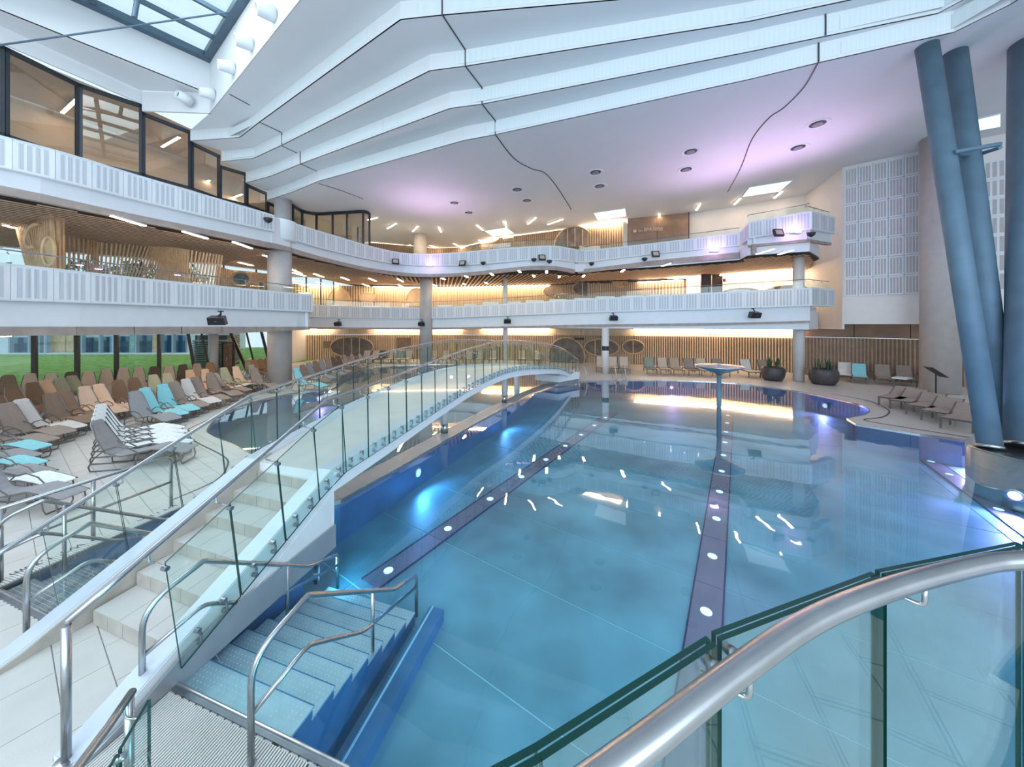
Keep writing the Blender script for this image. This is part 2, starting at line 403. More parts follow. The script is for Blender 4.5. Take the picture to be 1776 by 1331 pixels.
# floor strips with round lights
def strip(p0, n, spacing, label, start=-1.5, end=None, d=ld):
    L = n*spacing+1.2; d = Vector(d); c = Vector((d.y, -d.x)); p0 = Vector(p0)
    t = thing('floor_light_strip', label, 'light strip', 'lit steel strips in the pool floor')
    a = p0+d*start; b = p0+d*(L if end is None else end)
    w = 0.19
    k = 0; s = start
    tot = (b-a).length; npl = max(1, round(tot/1.39)); st = tot/npl
    for k in range(npl):
        q0 = a+d*(k*st+0.006); q1 = a+d*((k+1)*st-0.006)
        MB().prism([tuple(q0-c*w), tuple(q0+c*w), tuple(q1+c*w), tuple(q1-c*w)][::1], BED+0.001, BED+0.02).build('cover_plate', M_strip, t)
    for sd in (-1, 1):
        q = [a+c*(sd*(w+0.002)), a+c*(sd*(w+0.022)), b+c*(sd*(w+0.022)), b+c*(sd*(w+0.002))]
        MB().prism([tuple(x) for x in q], BED+0.001, BED+0.026).build('edge_profile', M_strip_e, t)
    for k in range(n):
        q = p0+d*(k*spacing)
        MB().lathe([(0.075, 0), (0.075, 0.008), (0.05, 0.014)], (q.x, q.y, BED+0.021), 16).build('lamp_lens', M_ledu, t)
strip(S0, 10, 1.39, 'middle dark strip of round lamps crossing the main pool floor', start=-2.2, end=13.2)
S1 = Vector(W(673.7, 992.2, BED)[:2]); strip(S1, 9, 1.39, 'left dark strip of round lamps starting beside the steel pool stairs', start=-0.35, end=12.3)
S2 = Vector(W(1585, 780.6, BED)[:2]); S2 = S2
strip(S2-Vector(ld)*5.4, 6, 1.05, 'right dark strip of round lamps near the blue columns', start=-2.0, end=5.9)
# underwater wall lamps: steel ring, lens and the light they give
def uw_lamp(x, y, aim, col, e, label, z=-0.42, k_=0.38):
    d = (Vector((aim[0], aim[1], z))-Vector((x, y, z))).normalized(); t = thing('underwater_lamp', label, 'pool lamp', 'round underwater wall lamps')
    R = d.to_track_quat('Z', 'Y').to_matrix()
    for nm, prof, m in (('ring', [(0.13, -0.05), (0.14, 0.0), (0.10, 0.015), (0.10, -0.05)], M_steel), ('lens', [(0.02, 0.0), (0.095, 0.0), (0.09, 0.012), (0.02, 0.016)], emis('lamp_lens_%s' % label.split()[0], col, 4))):
        g = MB(); g.lathe(prof, n=20); g.v = [tuple(Vector((x, y, z))+R @ Vector(v)) for v in g.v]; g.build(nm, m, t)
    q = Vector((x, y, z))+d*0.12
    lamp('underwater_light', 'SPOT', tuple(q), e*k_, col, 0.08, aim=(aim[0], aim[1], z-0.05), spot=2.9, blend=0.6)
uw_lamp(-2.35, 8.55, (3, 6.5), (0.15, 0.45, 1.0), 160, 'blue lamp in the dividing wall left of the water lane')
uw_lamp(-0.45, 13.3, (6, 11), (0.2, 0.45, 1.0), 220, 'azure lamp in the dividing wall under the bridge crest')
uw_lamp(-2.9, 5.1, (0, 6.6), (0.1, 0.6, 1.0), 90, 'cyan lamp in the wall beside the steel stairs')
uw_lamp(9.4, 20.1, (9, 12), (0.55, 0.3, 1.0), 420, 'violet lamp in the far pool wall')
uw_lamp(13.2, 9.75, (9, 5), (0.55, 0.45, 1.0), 1000, 'lilac lamp in the pool wall near the blue columns')
uw_lamp(14.3, 15.6, (9, 14), (0.3, 0.3, 1.0), 400, 'indigo lamp in the right rounded pool end')
uw_lamp(10.9, 7.4, (6, 4.5), (0.34, 0.32, 1.0), 650, 'ultramarine lamp on the column plinth side')
uw_lamp(1.6, 0.45, (-0.5, 6), (0.15, 0.75, 1.0), 900, 'turquoise lamp added unseen in the near pool wall under the platform')  # unseen lamp added to brighten the left part of the bed
uw_lamp(9.5, 0.45, (8.5, 6), (0.32, 0.34, 1.0), 1900, 'sapphire lamp added unseen in the near pool wall at the right')  # added out of view to turn the right bed violet-blue
uw_lamp(-9.6, 17.0, (-5, 14), (0.5, 0.3, 1.0), 200, 'purple lamp in the left pool bank')
# water
wat = tag(sheet([M_out], -0.035, 'pool_water', M_water), 'clear blue water of the large main pool', 'water')
wat2 = tag(sheet([N_out], -0.035, 'pool_water', M_water), 'dark still water of the left pool beyond the bridge', 'water')
# floor slots (dark drain lines) round the pools
def slot(pxs, label, w=0.035, n=5):
    pts = catmull([W(*p)[:2] for p in pxs], n); g = MB(); a = offs(pts, w/2); b = offs(pts, -w/2)
    for i in range(len(pts)-1): g.prism([b[i], b[i+1], a[i+1], a[i]], 0.0005, 0.004)
    return tag(g.build('drain_slot', M_dark), label, 'drain')
slot([(506, 684), (430, 702), (338, 739), (329, 750), (335, 764), (388, 792), (394, 809), (374, 834), (298, 868)], 'thin dark drain line curving round the left pool deck')
slot([(1440, 683), (1480, 690), (1512, 697), (1539, 710), (1541, 717), (1529, 724), (1499, 728.5), (1560, 740), (1690, 760)], 'thin dark drain line curving round the right end of the deck', 0.04)

# ------------------------------------------------------------------ ceilings
def K(px, py, off): Y = F*off/(HY-py); return ((px-CX)/F*Y, Y)
OFF = [11.9, 11.26, 10.6, 9.87, 9.2]       # heights above the camera of the stepped ceiling fields
B1 = [(-19.7, 20.9), K(415, 238, 11.26), K(451, 210, 11.26), K(694, 33, 11.26), K(767, 25, 11.26), (7.9, 11.4), (13.0, 10.0), (13.4, -8)]
B2 = [K(384, 280, 10.6), K(440, 274, 10.6), K(489, 251, 10.6), K(745, 122, 10.6), K(807, 114, 10.6), K(1300, 36, 10.6), (13.2, 10.5), (13.7, 9.6), (13.7, -8)]
B3 = [K(426, 317, 9.87), K(470, 305, 9.87), K(521, 284, 9.87), K(780, 187.5, 9.87), K(836, 180, 9.87), K(1300, 89, 9.87), (13.5, 10.8), (14.0, 9.7), (14.0, -8)]
B4 = [K(463, 347, 9.2), K(507, 333, 9.2), K(552, 314, 9.2), K(805, 243, 9.2), K(859, 233, 9.2), K(1300, 137, 9.2), K(1420, 108, 9.2), K(1655, 55, 9.2), (14.3, 9.8), (14.3, -8)]
W0, W1 = (-17.0, 19.2), (-3.9, 9.7); W2 = (W1[0]-8.7, W1[1]-10.9); W3 = (W0[0]-8.7, W0[1]-10.9)
def ceil_sheet(poly, off, name, label):
    o = struct(sheet([poly], H+off, name, M_ceil), label); return o
ceil_sheet(B1+[(-12.6, -8), W2, W1, W0], OFF[0], 'ceiling', 'highest white ceiling field nearest the roof light')
ceil_sheet(B2+B1[::-1], OFF[1], 'ceiling_step', 'second white ceiling field stepping down')
ceil_sheet(B3+B2[::-1], OFF[2], 'ceiling_step', 'third white ceiling field stepping down')
ceil_sheet(B4+B3[::-1], OFF[3], 'ceiling_step', 'fourth white ceiling field stepping down')
ceil_sheet(B4+[(34, -8), (34, 46), (-26, 46), (-26, 27), (-18.6, 25.7)], OFF[4], 'ceiling_main', 'lowest and widest white ceiling field over the galleries')
for k, (B, z0, z1) in enumerate([(B1, OFF[1], OFF[0]), (B2, OFF[2], OFF[1]), (B3, OFF[3], OFF[2]), (B4, OFF[4], OFF[3])]):
    r = struct(curtain(B, (H+z0, H+z1), 'trim_%d' % (k+2), M_ceil, 0.05), 'upright riser of the stepped ceiling, %s from the front' % ['first', 'second', 'third', 'fourth'][k])
    S = arclen(B); npn = int(S[-1]/2.6)
    for j in range(npn):
        a = at(B, S[-1]*j/npn+0.03, S); b = at(B, S[-1]*(j+1)/npn-0.03, S)
        dx, dy = b[0]-a[0], b[1]-a[1]; L = math.hypot(dx, dy); nx, ny = dy/L*0.012, -dx/L*0.012
        z0_, z1_ = H+z0+0.10, H+z1-0.12
        MB().hexa([(a[0], a[1], z0_), (b[0], b[1], z0_), (b[0]+nx, b[1]+ny, z0_), (a[0]+nx, a[1]+ny, z0_)], [(a[0], a[1], z1_), (b[0], b[1], z1_), (b[0]+nx, b[1]+ny, z1_), (a[0]+nx, a[1]+ny, z1_)]).build('perforated_panel', M_ceil_perf, r)
# movement joints in the ceiling
def joint(segs, label):
    t = thing('ceiling_joint', label, 'ceiling joint')
    for pts in segs:
        g = MB()
        for i in range(len(pts)-1):
            a, b = Vector(pts[i]), Vector(pts[i+1]); d = (b-a).normalized(); s = d.cross(Vector((0, 0, 1)))
            if s.length < 0.1: s = Vector((1, 0, 0))
            s = s.normalized()*0.022; n = d.cross(s).normalized()*0.012
            g.hexa([a-s-n, a+s-n, a+s+n, a-s+n], [b-s-n, b+s-n, b+s+n, b-s+n])
        g.build('joint_length', M_dark, t)
    return t
def C3(px, py, off): x, y = K(px, py, off-0.0); return (x, y, H+off-0.012)
def cpath(pl, off, n=5): return [C3(q[0], q[1], off) for q in (catmull(pl, n) if len(pl) > 2 else pl)]
def zig(xs):   # xs: list of (px,pyTop,pyBottom,off_upper,off_lower)
    segs = []
    for (px, yt, yb, ou, ol) in xs:
        a = K(px, yb, ol); segs.append([(a[0], a[1]-0.02, H+ol), (a[0], a[1]-0.02, H+ou)])
    return segs
joint([cpath([(767, 25), (807, 86)], 11.26), cpath([(807, 114), (836, 152)], 10.6), cpath([(836, 180), (859, 209)], 9.87), cpath([(859, 233), (890, 273), (921, 292), (945, 300), (968, 327), (991, 364)], 9.2)] +
      zig([(767, 1, 25, 11.9, 11.26), (807, 86, 114, 11.26, 10.6), (836, 152, 180, 10.6, 9.87), (859, 209, 233, 9.87, 9.2)]), 'thin dark joint stepping down the ceiling centre and curving to the gallery')
joint([cpath([(1438, 14), (1431, 36)], 11.0), cpath([(1431, 60), (1420, 80)], 10.2), cpath([(1419, 108), (1395, 150), (1360, 186), (1334, 204), (1305, 240), (1285, 290), (1262, 333)], 9.2)]+zig([(1419, 80, 108, 9.87, 9.2), (1431, 36, 62, 10.6, 9.87)]), 'thin dark joint curving down the right side of the ceiling')
joint([cpath([(398, 163), (433, 182)], 11.9), cpath([(451, 212), (489, 230)], 11.26), cpath([(489, 253), (521, 268)], 10.6), cpath([(521, 284), (552, 298)], 9.87), cpath([(552, 318), (590, 330), (630, 345)], 9.2)]+zig([(451, 192, 212, 11.9, 11.26), (489, 230, 251, 11.26, 10.6), (521, 268, 284, 10.6, 9.87), (552, 298, 318, 9.87, 9.2)]), 'fine joint crossing the ceiling folds at the left')

# roof light: well walls, frame, panes
Z1, ZT = H+11.9, H+14.86
def vwall(a, b, z0, z1, name, label, t=0.1):
    return struct(curtain([a, b], (z0, z1), name, M_ceil, t), label)
vwall(W1, W0, Z1, ZT+0.1, 'wall_rooflight_right', 'white right side of the roof light well', -0.015)
vwall(W0, W3, H+13.0, ZT+0.1, 'wall_rooflight_left', 'white left side of the roof light well', -0.1)
vwall(W2, W3, Z1, ZT+0.1, 'wall_rooflight_front', 'white near side of the roof light well', 0.1)
vwall(W2, W1, Z1, ZT+0.1, 'wall_rooflight_near', 'white lower side of the roof light well', 0.1)
GL = [(-24.9, 9.5), (-22.5, 15.0), (-20.7, 19.1), (-19.8, 21.0), (-19.5, 22.7), (-18.6, 23.9), (-18.4, 25.6)]
struct(sheet([[W0, W3, (-29, 4.5), (-24.2, 9.0), (-22.3, 14.7), (-20.6, 18.95)]], H+13.0, 'ceiling_soffit', M_ceil), 'white soffit between roof light and upper glazing')
vwall((-20.6, 19.0), W0, H+11.9, H+13.0, 'trim_7', 'small white upright face with a round spotlight')
struct(curtain([(-27, 4), (-22.3, 14.9), (-20.62, 19.05)], (H+12.3, H+13.05), 'trim_8', M_ceil, 0.1), 'white fascia above the upper glazing')
dd1 = Vector((9.2, -6.7)).normalized(); dd2 = Vector((-8.7, -10.9)).normalized(); w0 = Vector(W0)
sk = thing('roof_light', 'large slanting rectangular roof light with dark blue-grey steel frame', 'roof light')
def beam(a, b, w, h, name='frame_beam', m=M_skyst, par=None):
    a, b = Vector(a), Vector(b); d = (b-a).normalized(); s = d.cross(Vector((0, 0, 1))).normalized()*w/2; u = Vector((0, 0, h/2))
    return MB().hexa([a-s-u, a+s-u, a+s+u, a-s+u], [b-s-u, b+s-u, b+s+u, b-s+u]).build(name, m, par)
def skp(u, v, z=ZT): q = w0+dd1*u+dd2*v; return (q.x, q.y, z)
inn = 0.18
beam(skp(0, inn), skp(16.2, inn), 0.34, 0.3, 'frame_beam', M_skyst, sk); beam(skp(inn, 0), skp(inn, 13.9), 0.42, 0.34, 'frame_beam', M_skyst, sk)
beam(skp(0, 13.7), skp(16.2, 13.7), 0.34, 0.3, 'frame_beam', M_skyst, sk); beam(skp(16, 0), skp(16, 13.9), 0.34, 0.3, 'frame_beam', M_skyst, sk)
for u in (2.1, 4.2, 6.3, 8.4, 10.5, 12.6, 14.7): beam(skp(u, 0.2, ZT+0.05), skp(u, 13.7, ZT+0.05), 0.14, 0.2, 'glazing_bar', M_skyst, sk)
for v in (4.2, 8.4): beam(skp(0.2, v, ZT-0.02), skp(16, v, ZT-0.02), 0.2, 0.24, 'cross_beam', M_skyst, sk)
us = [0.2, 2.1, 4.2, 6.3, 8.4, 10.5, 12.6, 14.7, 16.1]; vs_ = [0.2, 4.2, 8.4, 13.7]
for a in range(8):
    for b in range(3):
        q = [skp(us[a]+.05, vs_[b]+.05)[:2], skp(us[a+1]-.05, vs_[b]+.05)[:2], skp(us[a+1]-.05, vs_[b+1]-.05)[:2], skp(us[a]+.05, vs_[b+1]-.05)[:2]]
        MB().prism(q, ZT+0.12, ZT+0.15).build('pane', M_gl, sk)
tr = MB(); p0 = P(-60, 87, 14.0); p1 = P(412, 19, 16.2); tr.tube([p0, p1], 0.035, 8)
tag(tr.build('tie_rod', M_skyst), 'long thin dark tie rod crossing under the roof light', 'tie rod')
tr2 = MB(); tr2.tube([P(240, -10, 15.0), P(233, 30, 15.0)], 0.09, 10); tag(tr2.build('hanger_rod', M_skyst), 'short dark steel hanger at the left roof light beam', 'hanger')
# tube spotlights in the well
def spot_tube(pos, d, label):
    t = thing('tube_spotlight', label, 'spotlight', 'white tube spotlights beside the roof light')
    d = Vector(d).normalized(); p = Vector(pos)
    R = d.to_track_quat('Z', 'Y').to_matrix()
    g = MB(); prof = [(0.12, 0.0), (0.30, 0.0), (0.27, 0.3), (0.22, 0.62), (0.19, 0.62), (0.18, 0.5)]
    g.lathe(prof, n=20); g.v = [tuple(p+R @ Vector(v)) for v in g.v]; g.build('housing', M_white, t, smooth=True)
    g = MB(); g.lathe([(0.02, 0.5), (0.182, 0.505), (0.02, 0.52)], n=16); g.v = [tuple(p+R @ Vector(v)) for v in g.v]; g.build('lens', M_blk, t)
nrm = Vector((-6.7, -9.2, 0)).normalized()
for k, (tt, nm) in enumerate([(0.06, 'lowest, nearest the well corner'), (0.26, 'second up from the well corner'), (0.41, 'third up from the well corner'), (0.565, 'fourth up from the well corner'), (0.72, 'topmost at the picture edge')]):
    # W0->W1 is 16.2 long; t given on that length
    q = Vector((W0[0]+(W1[0]-W0[0])*tt, W0[1]+(W1[1]-W0[1])*tt, H+12.55))
    spot_tube(q+nrm*0.02, nrm+Vector((-0.25, 0, -0.25)), 'white tube spotlight on roof light wall, '+nm)
spot_tube(P(330, 176, 19.0), (-0.25, -0.8, 0.05), 'white tube spotlight on the small face left of the well corner')

# stepped glazing at the upper left
gz = thing('upper_glazing', 'upper storey glass wall with dark frames stepping down along the ceiling', 'glazing')
GT = [12.3, 12.3, 12.3, 11.9, 11.26, 10.6, 9.87, 9.2]
segs = [((-25.2, 9.0), (-22.45, 15.1), 12.3), ((-22.45, 15.1), P(137, 140, 17.4)[:2], 12.3), (P(137, 140, 17.4)[:2], (-20.7, 19.1), 12.3), ((-20.7, 19.1), (-19.75, 21.0), 11.9), ((-19.75, 21.0), (-19.45, 22.7), 11.26), ((-19.45, 22.7), (-18.6, 23.9), 10.6), ((-18.6, 23.9), (-18.35, 25.6), 9.87), ((-18.35, 25.6), (-18.0, 27.2), 9.2)]
ZS = H+8.35
for k, (a, b, top) in enumerate(segs):
    a = Vector(a); b = Vector(b); d = (b-a).normalized(); n = Vector((-d.y, d.x)); zt = H+top
    def bar(p, q, z0, z1, w=0.07, name='mullion'):
        p, q = Vector(p), Vector(q); s = n*w
        MB().hexa([(p.x-s.x, p.y-s.y, z0), (q.x-s.x, q.y-s.y, z0), (q.x+s.x, q.y+s.y, z0), (p.x+s.x, p.y+s.y, z0)], [(p.x-s.x, p.y-s.y, z1), (q.x-s.x, q.y-s.y, z1), (q.x+s.x, q.y+s.y, z1), (p.x+s.x, p.y+s.y, z1)]).build(name, M_frame, gz)
    bar(a, a+d*0.12, ZS, zt); bar(b-d*0.12, b, ZS, zt)
    bar(a, b, zt-0.2, zt, name='head_frame'); bar(a, b, ZS-0.05, ZS+0.1, name='sill_frame')
    pa, pb = a+d*0.12, b-d*0.12; s = n*0.01
    MB().hexa([(pa.x-s.x, pa.y-s.y, ZS+.1), (pb.x-s.x, pb.y-s.y, ZS+.1), (pb.x+s.x, pb.y+s.y, ZS+.1), (pa.x+s.x, pa.y+s.y, ZS+.1)], [(pa.x-s.x, pa.y-s.y, zt-.2), (pb.x-s.x, pb.y-s.y, zt-.2), (pb.x+s.x, pb.y+s.y, zt-.2), (pa.x+s.x, pa.y+s.y, zt-.2)]).build('pane', M_gl_t, gz)
struct(curtain([(-25.2, 9.0), (-20.7, 19.1), (-18.0, 27.2)], (H+4.6, ZS-0.05), 'wall_upper_left_spandrel', M_white, 0.1), 'white spandrel under the upper glazing')
# room behind that glazing
struct(sheet([[(-25.4, 9), (-20.9, 19.1), (-18.4, 27), (-23, 29), (-26.5, 19), (-31, 10)]], H+12.28, 'ceiling_upper_room', M_tan), 'tan ceiling of the room behind the upper glazing')
struct(curtain([(-31, 9), (-26.6, 19), (-23, 29), (-18.2, 30)], (H+6, H+12.3), 'wall_upper_room', M_tan, 0.1), 'tan back wall of the room behind the upper glazing')
struct(sheet([[(-25.4, 9), (-20.9, 19.1), (-18.4, 27), (-23, 29), (-26.5, 19), (-31, 10)]], H+7.6, 'floor_upper_room', M_tan), 'tan floor of the room behind the upper glazing')
def linlight(a, b, label, group, w=0.09, m=M_ledw):
    a, b = Vector(a), Vector(b); d = (b-a).normalized(); s = d.cross(Vector((0, 0, 1))).normalized()*w/2
    t = thing('linear_light', label, 'light', group)
    u = Vector((0, 0, 0.05))
    MB().hexa([a-s*1.15, a+s*1.15, a+s*1.15+u, a-s*1.15+u], [b-s*1.15, b+s*1.15, b+s*1.15+u, b-s*1.15+u]).build('housing', M_white, t)
    u = Vector((0, 0, -0.015))
    MB().hexa([a-s, a+s, a+s+u, a-s+u], [b-s, b+s, b+s+u, b-s+u]).build('diffuser', m, t)
for k, (x0, y0, x1, y1, off) in enumerate([(108, 196, 133, 173, 12.1), (74, 230, 97, 211, 12.1), (222, 288, 244, 276, 11.2), (281, 255, 311, 238, 12.1), (338, 325, 363, 313, 11.2), (396, 346, 420, 337, 10.6)]):
    linlight((*K(x0, y0, off), H+off), (*K(x1, y1, off), H+off), ['warm light bar high in the leftmost upper pane', 'warm light bar low in the leftmost upper pane', 'warm light bar low in the second upper pane', 'warm light bar in the third upper pane', 'warm light bar in the fourth upper pane', 'warm light bar in the fifth upper pane'][k], 'light bars behind the upper glazing', 0.14)

# ------------------------------------------------------------------ galleries
def poly_from(rows):      # (px, Y, y_top, y_bot, y_low, y_wood)
    out = []
    for r in rows:
        x = (r[0]-CX)/F*r[1]; out.append((x, r[1])+tuple(H+(HY-q)*r[1]/F for q in r[2:]))
    return out
def parapet(pts, label, step=0.78, nst=4, group=None):
    t = thing('balcony_parapet', label, 'parapet')
    q = resample(pts, step)
    for i in range(len(q)-1):
        a, b = Vector(q[i][:2]), Vector(q[i+1][:2]); d = b-a; L = d.length; d.normalize(); n = Vector((d.y, -d.x))   # towards the pool
        za0, za1 = q[i][3], q[i][2]; zb0, zb1 = q[i+1][3], q[i+1][2]
        def pt(s, f, z):
            p = a+d*s+n*f; k = s/L; lo = za0+(zb0-za0)*k; hi = za1+(zb1-za1)*k
            return (p.x, p.y, lo+(hi-lo)*z)
        g = MB(); e = 0.006
        g.hexa([pt(e, 0, 0), pt(e, -0.09, 0), pt(e, -0.09, 1), pt(e, 0, 1)], [pt(L-e, 0, 0), pt(L-e, -0.09, 0), pt(L-e, -0.09, 1), pt(L-e, 0, 1)], 0)
        x0 = 0.19*L; w = (L*0.78)/(nst*1.0)*0.60; gp = (L*0.78)/nst
        for k in range(nst):
            s0 = L*0.13+k*gp; s1 = s0+w
            g.hexa([pt(s0, 0, .07), pt(s1, 0, .07), pt(s1, 0.006, .07), pt(s0, 0.006, .07)], [pt(s0, 0, .93), pt(s1, 0, .93), pt(s1, 0.006, .93), pt(s0, 0.006, .93)], 1)
        g.build('acoustic_panel', [M_white, M_perf], t)
    # cap
    g = MB(); r = resample(pts, 0.5); A = offs(r, -0.012); B = offs(r, 0.14)
    for i in range(len(r)-1):
        g.hexa([(A[i][0], A[i][1], r[i][2]), (B[i][0], B[i][1], r[i][2]), (B[i][0], B[i][1], r[i][2]+.025), (A[i][0], A[i][1], r[i][2]+.025)], [(A[i+1][0], A[i+1][1], r[i+1][2]), (B[i+1][0], B[i+1][1], r[i+1][2]), (B[i+1][0], B[i+1][1], r[i+1][2]+.025), (A[i+1][0], A[i+1][1], r[i+1][2]+.025)])
    g.build('cap_rail', M_white, t)
    g = MB(); A = offs(r, 0.02); B = offs(r, 0.4)      # underside return
    for i in range(len(r)-1):
        g.hexa([(A[i][0], A[i][1], r[i][3]-.02), (B[i][0], B[i][1], r[i][3]-.02), (B[i][0], B[i][1], r[i][3]), (A[i][0], A[i][1], r[i][3])], [(A[i+1][0], A[i+1][1], r[i+1][3]-.02), (B[i+1][0], B[i+1][1], r[i+1][3]-.02), (B[i+1][0], B[i+1][1], r[i+1][3]), (A[i+1][0], A[i+1][1], r[i+1][3])])
    g.build('bottom_return', M_white, t)
    return t
def edge_beam(pts, i0, i1, d, m, name, label, t=0.12, step=1.0, dz=0.0):
    r = resample(pts, step); A = offs(r, d); B = offs(r, d+t); g = MB()
    for i in range(len(r)-1):
        g.hexa([(A[i][0], A[i][1], r[i][i0]-dz), (B[i][0], B[i][1], r[i][i0]-dz), (B[i][0], B[i][1], r[i][i1]), (A[i][0], A[i][1], r[i][i1])], [(A[i+1][0], A[i+1][1], r[i+1][i0]-dz), (B[i+1][0], B[i+1][1], r[i+1][i0]-dz), (B[i+1][0], B[i+1][1], r[i+1][i1]), (A[i+1][0], A[i+1][1], r[i+1][i1])])
    return struct(g.build(name, m), label)
def balustrade(pts, label, d=0.35, h=0.55, step=1.5, zi=2, rail_r=0.022):
    t = thing('glass_balustrade', label, 'balustrade')
    r = resample(offs(pts, d), step)
    g = MB(); fine = resample(offs(pts, d), 0.5); g.tube([(p[0], p[1], p[zi]+h) for p in fine], rail_r, 6); g.build('handrail', M_steel_d, t)
    for i in range(len(r)-1):
        a, b = Vector(r[i][:2]), Vector(r[i+1][:2]); dd = (b-a).normalized(); n = Vector((dd.y, -dd.x))*0.05
        a1, b1 = a+dd*0.02+n, b-dd*0.02+n; e = n*0.3
        za, zb = r[i][zi]-0.3, r[i+1][zi]-0.3
        MB().hexa([(a1.x, a1.y, za), (b1.x, b1.y, zb), (b1.x+e.x, b1.y+e.y, zb), (a1.x+e.x, a1.y+e.y, za)], [(a1.x, a1.y, za+h+.2), (b1.x, b1.y, zb+h+.2), (b1.x+e.x, b1.y+e.y, zb+h+.2), (a1.x+e.x, a1.y+e.y, za+h+.2)]).build('glass_panel', M_gl, t)
        z = r[i][zi]+h
        MB().tube([(a.x, a.y, z), (a.x, a.y, z-0.07), (a.x+n.x*1.5, a.y+n.y*1.5, z-0.12)], 0.014, 5).build('bracket', M_steel_d, t)
    return t
def k16(off, yt): return F*off/(HY-yt)
# level 1, left
L1L = poly_from([(-160, 7.6, 439, 514, 566, 582), (0, 8.94, 457, 520, 567, 583), (150, 10.5, 473, 525, 567, 582), (300, 12.8, 489, 531, 567, 580), (420, 15.2, 500.5, 536, 567, 578), (543, 18.6, 512, 541, 567, 572)])
L1L = catmull(L1L, 4)
L1E = poly_from([(543, 18.6, 512, 541, 567, 572), (534, 21, 519, 545, 567, 571.5), (522, 24.3, 525, 549, 567, 571)])
L1F = catmull(poly_from([(508, 24.0, 526, 549, 567, 571), (545, 26, 529, 550.5, 567.6, 571), (640, 28, 533, 552, 568.6, 571.5), (745, 28.5, 533.8, 552.6, 568.5, 572), (870, 27, 528, 548, 566.5, 570.5), (1000, 24, 520, 543, 563.5, 568), (1100, 22.3, 515, 540, 562, 566.5), (1229, 20.6, 508.6, 536.5, 560.5, 564.5), (1330, 19.2, 503.5, 533, 558.5, 562), (1408, 18.5, 499.3, 530.3, 556.5, 560)]), 4)
L1G = poly_from([(1408, 18.5, 499.3, 530.3, 556.5, 560), (1449, 19.6, 502.8, 531.6, 556, 560)])
parapet(L1L, 'white perforated parapet of the lower left balcony over the lounger deck')
parapet(L1E, 'short end face of the lower left balcony parapet'); parapet(L1F, 'long curved white parapet of the lower far balcony')
parapet(L1G, 'short right end face of the lower balcony parapet')
edge_beam(L1L[:-1]+[at(L1L, arclen(L1L)[-1]-0.7)], 4, 3, 0.25, M_white, 'trim_9', 'smooth white beam under the lower left balcony')
edge_beam(L1F, 4, 3, 0.2, M_white, 'trim_10', 'smooth white beam under the lower far balcony')
edge_beam(L1G, 4, 3, 0.9, M_white, 'trim_11', 'white beam end under the lower balcony at the right')
for i in range(8):   # wood fascia boards under the left beam
    S = arclen(L1L)[-1]
    seg = [at(L1L, S*(i/8)+0.01), at(L1L, S*(i+1)/8-0.01)]
    o = edge_beam(seg, 5, 4, 0.22, M_fascia, 'trim_12', None)
edge_beam(L1F, 5, 4, 0.18, M_fascia, 'trim_13', 'thin brown edge board under the lower far balcony')
edge_beam(L1E, 4, 3, 0.25, M_white, 'trim_26', 'white beam returning from the left balcony corner'); edge_beam(L1E, 5, 4, 0.22, M_fascia, 'trim_27', 'wood edge returning from the left balcony corner')
# level 2
L2L = catmull(poly_from([(-160, 8.9, 196, 262, 292, 306), (0, 9.96, 236, 289, 318, 333), (120, 11.04, 268, 317, 345, 358), (243, 12.67, 306, 348, 372, 383), (360, 14.6, 340, 376, 396, 406), (476, 17.3, 374, 401.5, 421, 430)]), 4)
L2F = catmull(poly_from([(508, 18.4, 387, 415, 429, 437), (545, 19.8, 398.5, 427, 440.5, 447.5), (584, 21.5, 410, 437, 451, 457), (641, 24, 427, 450, 464, 470), (697, 26.5, 439, 459, 472, 478), (745, 27, 441, 461, 475, 480), (810, 26.3, 437, 459.7, 472, 478), (866, 25.6, 431.6, 455.5, 466, 473), (922, 25, 428, 450.5, 460.5, 467.5), (964, 25, 427, 450.5, 461, 468), (1000, 26, 433, 455, 467, 474)]), 4)
L2G = poly_from([(1000, 26, 433, 455, 467, 474), (1008, 25.6, 436, 456, 467, 473), (1136, 23.5, 422, 440, 451, 459), (1283, 21.0, 404.5, 426, 436.5, 447)])
L2H = poly_from([(1283, 21.0, 404.5, 426, 436.5, 447), (1299, 19.6, 386, 413, 424, 441)])
L2I = poly_from([(1299, 19.6, 386, 413, 424, 428), (1408, 18.5, 366.3, 397, 413, 418)])
L2J = poly_from([(1408, 18.5, 366.3, 397, 413, 418), (1449, 19.5, 377.5, 405, 420, 424)])
parapet(L2L, 'white perforated parapet of the upper left balcony'); parapet(L2F, 'long wavy white parapet of the upper far balcony')
parapet(L2G, 'straight upper balcony parapet right of the wave'); parapet(L2H, 'short slanting parapet beside the projecting right balcony'); parapet(L2I, 'violet lit parapet front of the projecting right balcony'); parapet(L2J, 'end face of the projecting right balcony')
for k, (pl, nm) in enumerate([(L2L, 'upper left balcony'), (L2F, 'wavy upper balcony'), (L2G, 'straight upper balcony'), (L2H, 'slanting upper balcony piece'), (L2I, 'projecting right balcony'), (L2J, 'projecting right balcony end')]):
    edge_beam(pl, 4, 3, 0.22, M_white, 'trim_%d' % (14+k), 'smooth white beam under the '+nm)
    edge_beam(pl, 5, 4, 0.18, M_fascia, 'trim_%d' % (20+k), 'brown wooden edge board under the '+nm, t=0.2)
edge_beam([L2L[-1], L2F[0]], 4, 2, 0.15, M_white, 'trim_28', 'white balcony edge behind the round column collar'); edge_beam([L2L[-1], L2F[0]], 5, 4, 0.12, M_fascia, 'trim_29', 'wood edge behind the round column', t=0.2)
